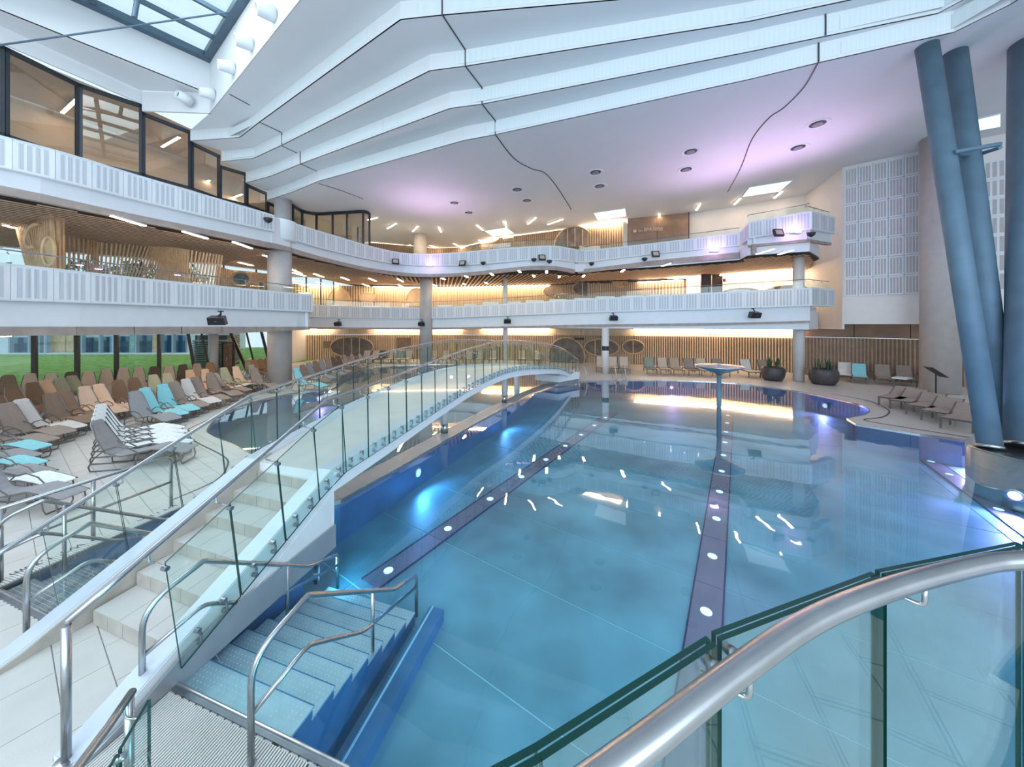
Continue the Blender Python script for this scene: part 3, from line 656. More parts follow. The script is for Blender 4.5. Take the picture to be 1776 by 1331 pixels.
# slabs
ZL1, ZL1b, ZL2, ZL2b = H+0.75, H-0.28, H+4.65, H+3.72
def plan(pts, d=0.3): return [(p[0], p[1]) for p in offs(pts, d)]
UL_ = [(-16.0, 36), (-16.3, 31), (-16.6, 26.5), (-19.1, 22.1), (-22.6, 19.6), (-26.1, 16.6), (-30.1, 12.6)]
slab1 = plan(L1L)+plan(L1E)[1:]+plan(L1F)[1:]+[(18.4, 20.5), (19.2, 22), (21.5, 24.5), (21.5, 38)]+UL_+[(-24, 6.5)]
struct(sheet([slab1], ZL1, 'floor_gallery_lower', M_white, thick=ZL1-ZL1b), 'floor slab of the lower gallery')
slab2 = plan(L2L)+plan(L2F)+plan(L2G)[1:]+plan(L2I)+[(18.4, 20.4), (19.2, 22), (21.5, 24.5), (21.5, 44), (-18, 44)]+UL_+[(-25, 7.5)]
struct(sheet([slab2], ZL2, 'floor_gallery_upper', M_white, thick=ZL2-(ZL2b+0.3)), 'floor slab of the upper gallery')
# slatted wooden soffit under the upper gallery
struct(sheet([[(p[0], p[1]) for p in slab2]], H+3.93, 'ceiling_shade_sheet', mat('soffit_shade', (0.035, 0.025, 0.02), 0.9, var=0)), 'dark sheet for the shade above the slatted soffit')  # near-black sheet puts the shade in between the slats
def soffit(poly, z, ang, pitch, name, label, w=0.05, h=0.09, m=M_slatc):
    d = (math.sin(ang), math.cos(ang)); c = (d[1], -d[0]); g = MB()
    us = [p[0]*c[0]+p[1]*c[1] for p in poly]; u = min(us)
    while u < max(us):
        q = [(u*c[0]+v*d[0], u*c[1]+v*d[1]) for v in (-60, 80)]
        r = [(q[0][0], q[0][1]), (q[0][0]+c[0]*w, q[0][1]+c[1]*w), (q[1][0]+c[0]*w, q[1][1]+c[1]*w), (q[1][0], q[1][1])]
        if area(r) < 0: r.reverse()
        # split at crossings: sample the centre line and keep the inside runs
        run = None; v = -20.0
        while v < 60:
            p = ((u+w/2)*c[0]+v*d[0], (u+w/2)*c[1]+v*d[1]); ins = inside(p, poly)
            if ins and run is None: run = v
            if (not ins or v > 59) and run is not None:
                g.prism([(u*c[0]+run*d[0], u*c[1]+run*d[1]), ((u+w)*c[0]+run*d[0], (u+w)*c[1]+run*d[1]), ((u+w)*c[0]+v*d[0], (u+w)*c[1]+v*d[1]), (u*c[0]+v*d[0], u*c[1]+v*d[1])], z, z+h); run = None
            v += 0.4
        u += pitch
    o = g.build(name, m); return o
pl_left = plan(L2L, 0.5)+[(-12.9, 19.5)]+plan(L2F[:14], 0.5)+[(-8, 33), (-15.6, 32), (-16.2, 26.5), (-18.8, 21.8), (-22.3, 19.2), (-25.8, 16.2), (-28, 10)]
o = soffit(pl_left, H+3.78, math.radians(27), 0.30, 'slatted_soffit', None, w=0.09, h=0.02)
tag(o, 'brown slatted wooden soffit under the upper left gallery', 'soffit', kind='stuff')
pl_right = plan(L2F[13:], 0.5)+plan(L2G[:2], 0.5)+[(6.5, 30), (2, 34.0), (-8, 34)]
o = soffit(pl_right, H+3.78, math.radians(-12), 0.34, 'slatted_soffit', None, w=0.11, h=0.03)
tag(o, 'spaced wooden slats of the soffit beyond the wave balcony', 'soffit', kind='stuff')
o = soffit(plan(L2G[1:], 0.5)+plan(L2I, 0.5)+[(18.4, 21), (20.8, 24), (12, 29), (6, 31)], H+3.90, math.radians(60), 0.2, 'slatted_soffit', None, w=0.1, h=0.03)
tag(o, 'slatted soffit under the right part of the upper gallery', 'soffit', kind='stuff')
struct(sheet([slab1], ZL1b-0.02, 'ceiling_ground', M_white), 'white ceiling over the ground floor deck')

# balustrades on the galleries
balustrade(L1L, 'glass balustrade on the lower left balcony', 0.3, 0.42, 1.6)
balustrade(L1F, 'glass balustrade along the lower far balcony', 0.3, 0.5, 1.6)
balustrade([p for p in L1G], 'glass balustrade at the right end of the lower balcony', 0.3, 0.5, 0.8)
balustrade(L2F[24:], 'glass balustrade along the wavy upper balcony', 0.3, 0.55, 1.6); balustrade(L2G, 'glass balustrade along the straight upper balcony', 0.3, 0.4, 1.6)
balustrade(L2I, 'glass balustrade on the front of the projecting right balcony', 0.3, 0.5, 1.4); balustrade(L2J, 'glass balustrade on the end of the projecting right balcony', 0.3, 0.4, 0.8)

# ------------------------------------------------------------------ walls behind the galleries
M_wood2 = mat('pale_wood_slat', (0.72, 0.54, 0.36), 0.5, var=0.1, scale=4)
M_woodp2 = mat('pale_lit_panel', (0.74, 0.60, 0.44), 0.5, var=0.08)  # paler copy of the panel wood, cove brightness put into its colour
M_backing = mat('slat_backing', (0.26, 0.17, 0.10), 0.6, var=0.1)
def slat_wall(pts, z0, z1, label, pitch=0.14, w=0.06, d=0.05, m=M_wood2, mb=M_backing, name='slatted_wall', gaps=(), group=None):
    t = thing(name, label, 'wall', group)
    t['kind'] = 'structure'
    curtain(pts, (z0, z1), 'backing', mb, 0.08, t)
    S = arclen(pts); g = MB(); s = pitch/2
    while s < S[-1]:
        if not any(a < s < b for a, b in gaps):
            p = at(pts, s, S); q = at(pts, min(s+0.02, S[-1]), S); p2 = at(pts, max(0, s-0.02), S); a = math.atan2(q[1]-p2[1], q[0]-p2[0])
            n = (math.sin(a), -math.cos(a))
            g.box((p[0]+n[0]*d/2, p[1]+n[1]*d/2, (z0+z1)/2), (w, d, z1-z0), rz=a)
        s += pitch
    o = g.build('slats', m, t); stuff(o)
    return t
def kw(rows): return [((px-CX)/F*Y, Y) for px, Y in rows]
G0a = kw([(470, 31), (520, 31.5), (560, 32), (640, 32.5)]); G0b = kw([(640, 32.5), (760, 32.5), (880, 31.5), (960, 30.4)])
G0c = kw([(960, 30.4), (1100, 28.2)]); G0d = kw([(1100, 28.2), (1240, 26.4), (1396, 22.9)]); G0e = kw([(1396, 22.9), (1500, 21.1), (1596, 19.2), (1700, 17.6)])
slat_wall(G0a, 0, 2.3, 'slatted wooden wall behind the far left deck', 0.2, 0.12, 0.04)
slat_wall(G0b, 0, 2.3, 'slatted wooden wall behind the bridge', 0.16, 0.08)
slat_wall(G0c, 0, 2.35, 'slatted wooden wall with oval openings on the ground floor', 0.14, 0.065)
slat_wall(G0d, 0, 2.35, 'long slatted wooden wall behind the plant pots', 0.17, 0.075)
slat_wall(G0e, 0, 2.45, 'brownish slatted wooden wall at the right end of the deck', 0.17, 0.075, m=mat('brown_slat', (0.36, 0.25, 0.18), 0.5, var=0.12), mb=M_woodb)
def panel_row(pts, z0, z1, label, step, m=M_woodp, off=0.0):
    t = thing('wall_panelling', label, 'wall'); t['kind'] = 'structure'
    q = resample(offs(pts, off), step)
    for a, b in zip(q, q[1:]):
        A, B = Vector(a[:2]), Vector(b[:2]); d = (B-A).normalized(); n = Vector((-d.y, d.x))*0.05; A = A+d*0.015; B = B-d*0.015
        MB().hexa([(A.x, A.y, z0), (B.x, B.y, z0), (B.x+n.x, B.y+n.y, z0), (A.x+n.x, A.y+n.y, z0)], [(A.x, A.y, z1), (B.x, B.y, z1), (B.x+n.x, B.y+n.y, z1), (A.x+n.x, A.y+n.y, z1)]).build('panel', m, t)
    curtain(offs(pts, off+0.06), (z0, z1), 'backing', M_black_void, 0.03, t)
    return t
ZC0 = ZL1b-0.04
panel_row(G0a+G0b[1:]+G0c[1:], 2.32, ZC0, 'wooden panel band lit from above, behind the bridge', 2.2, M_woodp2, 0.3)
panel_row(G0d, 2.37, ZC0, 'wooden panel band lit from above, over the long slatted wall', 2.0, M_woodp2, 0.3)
panel_row(G0e, 2.47, ZC0+1.0, 'brown wooden panels over the right slatted wall', 2.6, M_woodb, 0.25)
panel_row(kw([(1396, 22.5), (1500, 20.9), (1596, 19.1)]), 0.0, 0.45, 'low brown plinth panels under the right slatted wall', 1.2, M_woodb, -0.06)
def led(pts, z, label, w=0.10, m=M_ledw2, h=0.09):
    g = MB(); A = offs(pts, 0); B = offs(pts, -w)
    for i in range(len(pts)-1): g.prism([(B[i][0], B[i][1]), (B[i+1][0], B[i+1][1]), (A[i+1][0], A[i+1][1]), (A[i][0], A[i][1])], z-h, z)
    return tag(g.build('led_strip', m), label, 'light strip')
def sub(pts, a, b):
    S = arclen(pts); n = 8; return [at(pts, S[-1]*(a+(b-a)*k/n), S) for k in range(n+1)]
led(offs(sub(G0a, 0.1, 0.6), -0.05), ZC0-0.02, 'warm cove light over the far left slatted wall'); led(offs(sub(G0b, 0.02, 0.5), -0.05), ZC0-0.02, 'warm cove light behind the round grey column')
led(offs(sub(G0b, 0.62, 0.98), -0.05), ZC0-0.02, 'warm cove light behind the crest of the bridge'); led(offs(sub(G0d, 0.0, 0.98), -0.05), ZC0-0.02, 'long warm cove light over the plant pot wall')
# level 1 back walls
ZF1, ZT1 = ZL1, H+3.80
G1a = kw([(505, 31.5), (560, 33), (650, 34)]); G1b = kw([(650, 34), (760, 35), (870, 34), (960, 33)]); G1c = kw([(960, 33), (1080, 31), (1130, 30)]); G1d = kw([(1130, 30), (1190, 29)])
slat_wall(G1a, ZF1, ZT1, 'slatted wooden wall with arched opening on the lower gallery', 0.24, 0.14, 0.04)
slat_wall(G1b, ZF1, ZT1, 'curved slatted wooden wall along the lower gallery', 0.15, 0.09, 0.04)
slat_wall(G1c, ZF1, ZT1, 'slatted wooden wall with two oval windows on the lower gallery', 0.16, 0.08)
slat_wall(G1d, ZF1, ZT1, 'slatted wooden wall beside the white gallery wall', 0.26, 0.1)
led(offs(sub(G1a, 0.1, 0.55), -0.35), ZT1-0.05, 'warm cove light over the arched gallery opening', 0.2); led(offs(sub(G1b, 0.0, 0.98), -0.35), ZT1-0.05, 'warm cove light along the curved gallery wall', 0.16)
led(offs(sub(G1d, -0.4, 0.9), -0.3), ZT1-0.05, 'warm cove light left of the dark gallery door', 0.12)
wr = [(14.6, 28.6), (20.9, 24.2), (19.35, 20.0), (21.6, 18.1), (33, 10.5)]
struct(curtain([(14.6, 28.6), (20.9, 24.2)], (ZF1, H+9.2), 'wall_right_far', M_wallw, 0.1), 'white wall behind the right ends of the galleries')
struct(curtain([(20.9, 24.2), (19.35, 20.0)], (ZL1b, H+9.2), 'wall_right_return', M_wallw, 0.1), 'white return wall beside the acoustic wall')
struct(curtain([(19.35, 20.0), (21.6, 18.1), (34, 8.5)], (H+0.02, H+9.2), 'wall_right', M_wallw, 0.1), 'white right wall carrying the acoustic panels')
struct(curtain([(30.5, -6), (30.5, 12)], (0, H+9.2), 'wall_right_end', M_wallw, 0.1), 'plain white wall at the far right')
led([(13.0, 28.5), (14.4, 28.1), (15.3, 27.5)], H+3.88, 'warm cove light above the dark gallery door', 0.3)
led([(16.0, 26.9), (19.2, 24.6), (20.3, 23.8)], H+3.88, 'warm cove light under the projecting right balcony', 0.16)
# level 2 back walls
G2 = kw([(640, 38), (700, 39.5), (753, 41), (800, 40.5), (838, 38), (866, 36), (922, 34.4), (1000, 32.3), (1080, 30.5)])
slat_wall(G2, ZL2, H+9.15, 'wooden wall behind the wavy upper gallery', 0.22, 0.1, m=M_woodp, mb=M_woodb)
G2b = kw([(1088, 29.5), (1194, 28.0)])
panel_row(G2b, ZL2, H+9.15, 'dark brown panelled wall with faint lettering on the upper gallery', 2.0, M_woodb)
led(catmull([K(x, y+1, 9.1) for x, y in [(643, 423), (694, 428), (753, 433), (795, 431.6), (838, 423), (866, 415), (922, 408), (1000, 398), (1078, 385)]], 4), H+9.17, 'long wavy warm light line along the upper gallery ceiling', 0.5, h=0.16)
struct(curtain([(14.55, 28.0), (14.9, 31)], (ZL2, H+9.2), 'wall_upper_side', M_frame, 0.08), 'dark jamb beside the white upper gallery wall')
# arched and oval openings
def opening(px, py, Y, rx, rz, label, fill=M_black_void, arch=False, frame=M_wood, inside_bits=0, yaw=0.0, m2=None):
    c = Vector(P(px, py, Y)); t = thing('oval_opening', label, 'opening')
    n = 28; a0, a1 = (0, 2*PI) if not arch else (-0.0, PI)
    pts = []
    for k in range(n+1):
        a = a0+(a1-a0)*k/n; x = rx*math.cos(a); z = rz*math.sin(a)
        pts.append(c+Vector((x*math.cos(yaw), x*math.sin(yaw), z)))
    MB().tube(pts, 0.06, 6, cap=arch).build('rim', frame, t)
    g = MB(); f = [(p.x, p.y+0.0, p.z) for p in (pts if arch else pts[:-1])]; b = [(p[0], p[1]+0.04, p[2]) for p in f]; k = len(f)
    g.add(f+b, [tuple(range(k)), tuple(range(2*k-1, k-1, -1))]+[(i, k+i, k+(i+1) % k, (i+1) % k) for i in range(k)]); g.build('pane', fill, t)
    for j in range(inside_bits):
        x = (-0.55+1.1*(j+0.5)/inside_bits)*rx; h = rz*math.sqrt(max(0.05, 1-(x/rx)**2))*0.92
        p = c+Vector((x*math.cos(yaw), x*math.sin(yaw)-0.03, 0))
        g = MB(); g.box((p.x, p.y, p.z if not arch else p.z+h/2), (0.07, 0.04, 2*h if not arch else h)); g.build('bar', m2 or M_wood, t)
    return t
Ml = mat('lit_inner_wall', (0.66, 0.5, 0.33), 0.6, var=0.08); Mg = mat('dim_inner_room', (0.16, 0.13, 0.11), 0.6, var=0.3, scale=2)  # light and gloom of the rooms beyond put into flat pane colours
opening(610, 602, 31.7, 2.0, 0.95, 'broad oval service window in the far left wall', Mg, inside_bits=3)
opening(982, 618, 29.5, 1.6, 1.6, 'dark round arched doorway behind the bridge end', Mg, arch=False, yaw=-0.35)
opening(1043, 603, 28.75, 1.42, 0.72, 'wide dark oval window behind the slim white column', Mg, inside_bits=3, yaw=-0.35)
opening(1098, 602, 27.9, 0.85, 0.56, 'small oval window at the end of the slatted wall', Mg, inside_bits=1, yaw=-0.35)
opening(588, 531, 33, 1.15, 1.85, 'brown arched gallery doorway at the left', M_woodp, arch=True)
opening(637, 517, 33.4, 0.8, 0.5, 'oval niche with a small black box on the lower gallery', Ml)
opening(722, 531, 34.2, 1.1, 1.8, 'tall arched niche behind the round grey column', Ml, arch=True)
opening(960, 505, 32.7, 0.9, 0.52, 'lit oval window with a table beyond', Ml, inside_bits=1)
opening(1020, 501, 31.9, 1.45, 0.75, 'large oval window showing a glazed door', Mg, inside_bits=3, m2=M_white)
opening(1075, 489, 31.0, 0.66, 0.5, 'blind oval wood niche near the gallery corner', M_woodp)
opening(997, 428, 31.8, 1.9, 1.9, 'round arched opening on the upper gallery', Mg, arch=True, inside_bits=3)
def vent_panel(px0, py0, px1, py1, Y, name, label, cat, m, t=0.05, dy=0.0):
    a, b = P(px0, py0, Y), P(px1, py1, Y)
    o = MB().box(((a[0]+b[0])/2, Y-t/2+dy, (a[2]+b[2])/2), (abs(b[0]-a[0]), t, abs(a[2]-b[2]))).build(name, m); return tag(o, label, cat)
vent_panel(561, 592, 573, 604, 31.7, 'wall_grille', 'small square brown grille in the far left slatted wall', 'grille', M_woodb)
vent_panel(996, 586, 1013, 590, 29.2, 'wall_sign', 'small dark sign over the ground floor ovals', 'sign', M_blk)
vent_panel(688, 586, 712, 606, 32.3, 'wall_panel', 'brown plain panel in the slatted wall near the grey column', 'panel', M_woodb)
def doorway(px0, px1, py0, z0, Y, label, m=M_blk, fr=M_frame):
    a, b = P(px0, py0, Y), P(px1, py0, Y); t = thing('gallery_door', label, 'door'); w = b[0]-a[0]; h = a[2]-z0
    for x in (a[0]+0.03, b[0]-0.03): MB().box((x, Y, z0+h/2), (0.08, 0.12, h)).build('door_frame', fr, t)
    MB().box(((a[0]+b[0])/2, Y, a[2]-0.03), (w-0.14, 0.12, 0.08)).build('door_head', fr, t)
    for k in (0, 1): MB().box((a[0]+w*(0.26+0.48*k), Y, z0+(h-0.1)/2), (w*0.44, 0.05, h-0.12)).build('door_leaf', m, t)
    MB().tube([(a[0]+w*0.47, Y-0.08, z0+0.9), (a[0]+w*0.47, Y-0.08, z0+1.2)], 0.02, 6).build('door_handle', M_steel, t)
    return t
doorway(1216, 1252, 471, ZF1, 26.6, 'dark double door in the white gallery wall', mat('dark_door', (0.05, 0.045, 0.05), 0.3, var=0.2))
t = thing('exit_sign', 'small green and white exit sign over the dark gallery door', 'sign'); c = P(1234, 468.5, 26.4)
MB().box(c, (0.75, 0.05, 0.2)).build('sign_box', emis('sign_white', (0.8, 0.9, 0.85), 1.2), t)
MB().box((c[0]-0.2, c[1]-0.035, c[2]), (0.25, 0.02, 0.13)).build('pictogram', emis('sign_green', (0.0, 0.35, 0.15), 1.0), t)
MB().box((c[0]+0.15, c[1]-0.035, c[2]), (0.2, 0.02, 0.1)).build('arrow', emis('sign_green', (0, 0.35, 0.15), 1.0), t)
vent_panel(1253.5, 484, 1258, 489, 26.0, 'alarm_box', 'tiny red fire alarm box right of the gallery door', 'alarm', mat('red_plastic', (0.5, 0.05, 0.04), 0.4, var=0))
def boulder(px, py, Y, rx, rz, label):
    c = P(px, py, Y); g = MB(); prof = []
    for k in range(0, 9): a = k/8*PI/2; prof.append((rx*math.cos(a)+0.02, rz*math.sin(a)))
    g.lathe(prof, (c[0], c[1], c[2]), 24); return tag(g.build('curved_lounge_shell', M_woodp, smooth=True), label, 'seating')
boulder(1284, 513, 22.6, 1.25, 0.5, 'rounded wooden shell seat behind the right lower parapet'); boulder(1364, 510, 22.0, 1.35, 0.55, 'rounded wooden shell seat behind the slim right column')
def text_obj(name, body, loc, size, rot, m, label, cat, ext=0.004):
    cu = bpy.data.curves.new(name, 'FONT'); cu.body = body; cu.size = size; cu.extrude = ext; cu.align_x = 'CENTER'; cu.align_y = 'CENTER'
    tmp = bpy.data.objects.new(name, cu); COL.objects.link(tmp)
    dg = bpy.context.evaluated_depsgraph_get(); me = bpy.data.meshes.new_from_object(tmp.evaluated_get(dg)); bpy.data.objects.remove(tmp)
    me.materials.clear(); me.materials.append(m); o = bpy.data.objects.new(name, me); COL.objects.link(o); o.location = loc; o.rotation_euler = rot
    return tag(o, label, cat)
Mlet = mat('pale_lettering', (0.62, 0.52, 0.42), 0.5, var=0)
c = P(1133, 398, 28.55); text_obj('wall_lettering', 'SPA3000', (c[0], c[1], c[2]), 0.42, (PI/2, 0, -0.15), Mlet, 'pale lettering on the dark upper gallery wall', 'lettering')
c = P(1101, 401, 28.8); 
g = MB(); g.lathe([(0.02, 0), (0.22, 0.01), (0.02, 0.02)], (0, 0, 0), 12)
for k in range(3): g.box((0.55+0.2*k, 0, 0.01), (0.06, 0.4-0.1*k, 0.02), rz=0.4)
o = g.build('wall_emblem', Mlet); o.location = c; o.scale = (0.62, 0.62, 0.62); o.rotation_euler = (PI/2, 0, -0.15); tag(o, 'pale leaf-like emblem left of the gallery lettering', 'emblem')
c = P(1155, 397, 28.3); text_obj('wall_lettering', 'IJ', (c[0], c[1], c[2]), 0.45, (PI/2, 0, -0.15), mat('orange_lettering', (0.4, 0.12, 0.05), 0.5, var=0), 'small reddish letters right of the pale lettering', 'lettering')

# acoustic panels on the right wall
aw = thing('acoustic_wall', 'tall white acoustic panel field on the right wall', 'acoustic panels')
def acoustic(a, b, z0, z1, cols, rows, t):
    a, b = Vector(a), Vector(b); d = (b-a).normalized(); n = Vector((d.y, -d.x)); L = (b-a).length
    for i in range(cols):
        for j in range(rows):
            x0, x1 = L*i/cols+.01, L*(i+1)/cols-.01; w0_, w1_ = z0+(z1-z0)*j/rows+.01, z0+(z1-z0)*(j+1)/rows-.01
            def pt(s, f, z): p = a+d*s+n*f; return (p.x, p.y, z)
            g = MB(); g.hexa([pt(x0, .01, w0_), pt(x1, .01, w0_), pt(x1, .06, w0_), pt(x0, .06, w0_)], [pt(x0, .01, w1_), pt(x1, .01, w1_), pt(x1, .06, w1_), pt(x0, .06, w1_)], 0)
            for k in range(4):
                s0 = x0+(x1-x0)*(0.12+k*0.205); s1 = s0+(x1-x0)*0.13
                g.hexa([pt(s0, .06, w0_+.08), pt(s1, .06, w0_+.08), pt(s1, .066, w0_+.08), pt(s0, .066, w0_+.08)], [pt(s0, .06, w1_-.08), pt(s1, .06, w1_-.08), pt(s1, .066, w1_-.08), pt(s0, .066, w1_-.08)], 1)
            g.build('acoustic_panel', [M_white, M_perf2], t)
M_perf2 = mat('acoustic_perforation', (0.50, 0.46, 0.46), 0.7, var=0.05)
acoustic((19.40, 19.95), (21.62, 18.07), H+1.62, H+9.05, 5, 7, aw)
aw2 = thing('acoustic_wall', 'narrow acoustic panel field seen between the blue columns', 'acoustic panels')
acoustic((23.2, 16.9), (26.5, 14.4), H+1.62, H+8.0, 4, 7, aw2)
# right wall lower band: concealed by slats; side behind pots
# rooflights in the far ceiling, ceiling diffusers and light bars
def ceil_quad(pts, off, name, label, cat, m, group=None, dz=0.04):
    q = [K(x, y, off) for x, y in pts]
    if area(q) < 0: q.reverse()
    t = thing(name, label, cat, group)
    MB().prism(q, H+off-dz, H+off-0.004).build('pane', m, t)
    cl = list(q)+[q[0]]; ou = offs(cl, -0.05); g = MB()
    for i in range(4): g.hexa([(cl[i][0], cl[i][1], H+off-dz-.02), (cl[i+1][0], cl[i+1][1], H+off-dz-.02), (ou[i+1][0], ou[i+1][1], H+off-dz-.02), (ou[i][0], ou[i][1], H+off-dz-.02)], [(cl[i][0], cl[i][1], H+off-.002), (cl[i+1][0], cl[i+1][1], H+off-.002), (ou[i+1][0], ou[i+1][1], H+off-.002), (ou[i][0], ou[i][1], H+off-.002)])
    g.build('rim', M_ceil, t); return t
for pts, lb in [([(1030, 369), (1084, 361), (1086, 374), (1037, 382)], 'square rooflight pane left of the gallery lettering'), ([(840, 400), (878, 394), (892, 404), (856, 410)], 'square rooflight pane above the wave balcony'),
                ([(1300, 324), (1374, 312), (1352, 331), (1287, 341)], 'large rooflight pane near the right upper balcony'), ([(697, 427), (712, 423), (717, 430), (697, 432)], 'far rooflight pane low beside the grey column'), ([(1690, 207), (1735, 196), (1735, 218), (1690, 226)], 'rooflight pane between the blue columns')]:
    ceil_quad(pts, 9.2, 'rooflight_pane', lb, 'rooflight', M_day, 'small rooflight panes in the far ceiling')
def diffuser(px, py, label):
    x, y = K(px, py, 9.2); t = thing('ceiling_diffuser', label, 'air diffuser', 'round air diffusers in the white ceiling'); z = H+9.2
    g = MB(); g.lathe([(0.30, -0.005), (0.44, -0.03), (0.46, -0.03), (0.48, -0.004)], (x, y, z), 24); g.build('outer_ring', M_white, t)
    g = MB(); g.lathe([(0.02, -0.05), (0.2, -0.05), (0.2, -0.01)], (x, y, z), 20); g.build('core', mat('diffuser_grey', (0.25, 0.25, 0.27), 0.5, var=0), t)
    g = MB(); g.lathe([(0.21, -0.008), (0.31, -0.012), (0.31, -0.006)], (x, y, z), 20); g.build('slot_ring', M_dark, t)
for px, py, lb in [(1418, 215, 'nearest round ceiling diffuser, top right'), (1384, 256, 'second round ceiling diffuser from the top right'), (1198, 263, 'upper diffuser of the middle right pair'), (1190, 294, 'lower diffuser of the middle right pair'), (1033, 299, 'upper diffuser of the centre pair'), (1040, 323, 'lower diffuser of the centre pair'), (897, 329, 'upper diffuser of the left centre pair'), (914, 348, 'lower diffuser of the left centre pair'), (788, 352, 'upper diffuser of the farthest pair'), (813, 369, 'lower diffuser of the farthest pair')]: diffuser(px, py, lb)
LL = [((638, 382), (654, 378), 'beside the curved glass box'), ((672, 397), (687, 388), 'left of the violet ceiling glow'), ((716, 402), (724, 393), 'under the violet ceiling glow'), ((761, 394), (765, 403), 'right under the violet ceiling glow'), ((827, 391), (838, 400), 'left of the far rooflight pane'), ((876, 384), (878, 394), 'above the far rooflight pane'), ((916, 389), (929, 378), 'right of the far rooflight pane'), ((950, 390), (976, 381), 'above the wavy light line'), ((745, 426), (760, 430), 'low left of the wavy light line end'), ((787, 423), (799, 429), 'low above the wavy light line'), ((831, 417), (842, 423), 'at the bend of the wavy light line'),
      ((1087, 381), (1090, 390), 'left over the gallery lettering'), ((1143, 371), (1145, 382), 'over the gallery lettering'), ((1208, 365), (1214, 354), 'left over the white gallery wall'), ((1274, 355), (1284, 344), 'over the white gallery wall by the rooflight'), ((1343, 344), (1356, 333), 'rightmost over the white gallery wall')]
for a, b, lb in LL: linlight((*K(*a, 9.1), H+9.12), (*K(*b, 9.1), H+9.12), 'warm light bar in the upper ceiling '+lb, 'light bars in the upper ceiling', 0.12)

# ------------------------------------------------------------------ columns
def column(name, x, y, r, z0, z1, m, label, n=28, cat='column', extra=None):
    t = thing(name, label, cat)
    MB().lathe([(r, z0), (r, z1)], (x, y, 0), n).build('shaft', m, t, smooth=True)
    if extra: extra(t)
    return t
M_slim = mat('slim_white_column', (0.66, 0.65, 0.66), 0.5, var=0.03)
# big round column at the left balcony corner, with white cap between the parapets
def cap(t):
    MB().lathe([(0.70, H+4.45), (0.78, H+4.55), (0.80, H+4.9), (0.80, H+5.5), (0.78, H+5.55), (0.5, H+5.56)], (-12.55, 18.45, 0), 28).build('white_collar', M_white, t, smooth=True)
column('round_column', -16.9, 25.2, 0.55, ZL2, H+9.2, M_conc, 'grey round column between the stepped glazing and the curved glass box')
column('round_column', -12.55, 18.45, 0.56, 0.0, H+5.5, M_conc, 'thick grey round column at the corner of the left balconies', extra=cap)
column('round_column', -9.4, 35.0, 0.66, ZL2, H+9.2, mat('warm_pale_column', (0.62, 0.56, 0.50), 0.6, var=0.03), 'pale round column on the upper gallery behind the violet lamp')
column('round_column', -7.2, 28.6, 0.52, 0.0, H+4.2, M_conc, 'thick grey round column behind the bridge')
column('slim_column', -0.55, 28.3, 0.2, 0.0, ZT1, M_slim, 'slim white column rising behind the bridge crest')
def band(t): MB().lathe([(0.235, 1.55), (0.235, 1.85)], (6.3, 23.0, 0), 20).build('sign_band', M_blk, t)
column('slim_column', 6.3, 23.0, 0.225, 0.0, ZL1b, M_slim, 'slim white column with a dark sign band beside the far loungers', extra=band)
column('slim_column', 16.75, 19.95, 0.27, 0.0, H+3.9, M_slim, 'slim white column between the two plant pots')
column('round_column', 21.0, 16.75, 0.66, 0.0, H+9.2, mat('warm_grey_column', (0.46, 0.42, 0.40), 0.55, var=0.06), 'massive warm grey column at the right wall')
column('slim_column', -18.9, 21.6, 0.25, 0.0, ZL1b, M_slim, 'slim round column in front of the slanting windows')
# blue columns on the steel plinth
pl_ = catmull([(11.05, 6.5), (10.98, 7.5), (11.03, 8.15), (11.35, 8.55), (12.1, 9.0), (13.3, 9.2), (14.6, 8.6), (14.9, 7.2), (14.0, 6.0), (12.2, 5.7), (11.05, 6.5)], 5)[:-1]
g = MB(); g.prism(pl_, -0.85, 0.33); g.prism([(12.9+(p[0]-12.9)*0.985, 7.4+(p[1]-7.4)*0.985) for p in pl_], 0.331, 0.365)
tag(g.build('column_plinth', M_steel, smooth=False), 'rounded stainless steel plinth of the blue columns standing in the pool', 'plinth')
def blue_col(b, t_, r0, r1, label):
    t = thing('blue_column', label, 'column')
    b = Vector(b); q = Vector(t_); MB().tube([b, b.lerp(q, 0.5), q], [r0, (r0+r1)/2, r1], 36).build('shaft', M_blue, t, smooth=True)
    d = (q-b).normalized(); MB().tube([b, b+d*0.07], [r0+0.03, r0+0.03], 36).build('foot_ring', M_steel, t, smooth=True)
blue_col((11.35, 8.1, 0.36), P(1607, 76, 11.3), 0.20, 0.27, 'leaning blue-grey steel column, leftmost of the group')
blue_col((12.45, 8.62, 0.36), P(1655, 86, 11.6), 0.22, 0.29, 'leaning blue-grey steel column behind the leftmost one')
blue_col((12.15, 7.95, 0.36), (17.0, 11.05, H+9.2), 0.42, 0.56, 'thickest blue-grey steel column at the right picture edge')
tb = thing('tie_bars', 'pair of thin steel bars tying the blue columns together', 'tie bar')
MB().tube([P(1655, 264, 9.9), P(1735, 250, 9.6)], 0.06, 10).build('bar', M_blue, tb)
MB().tube([P(1660, 268, 10.2), P(1692, 270, 10.6), P(1735, 256, 9.9)], 0.05, 10).build('bar', M_blue, tb)

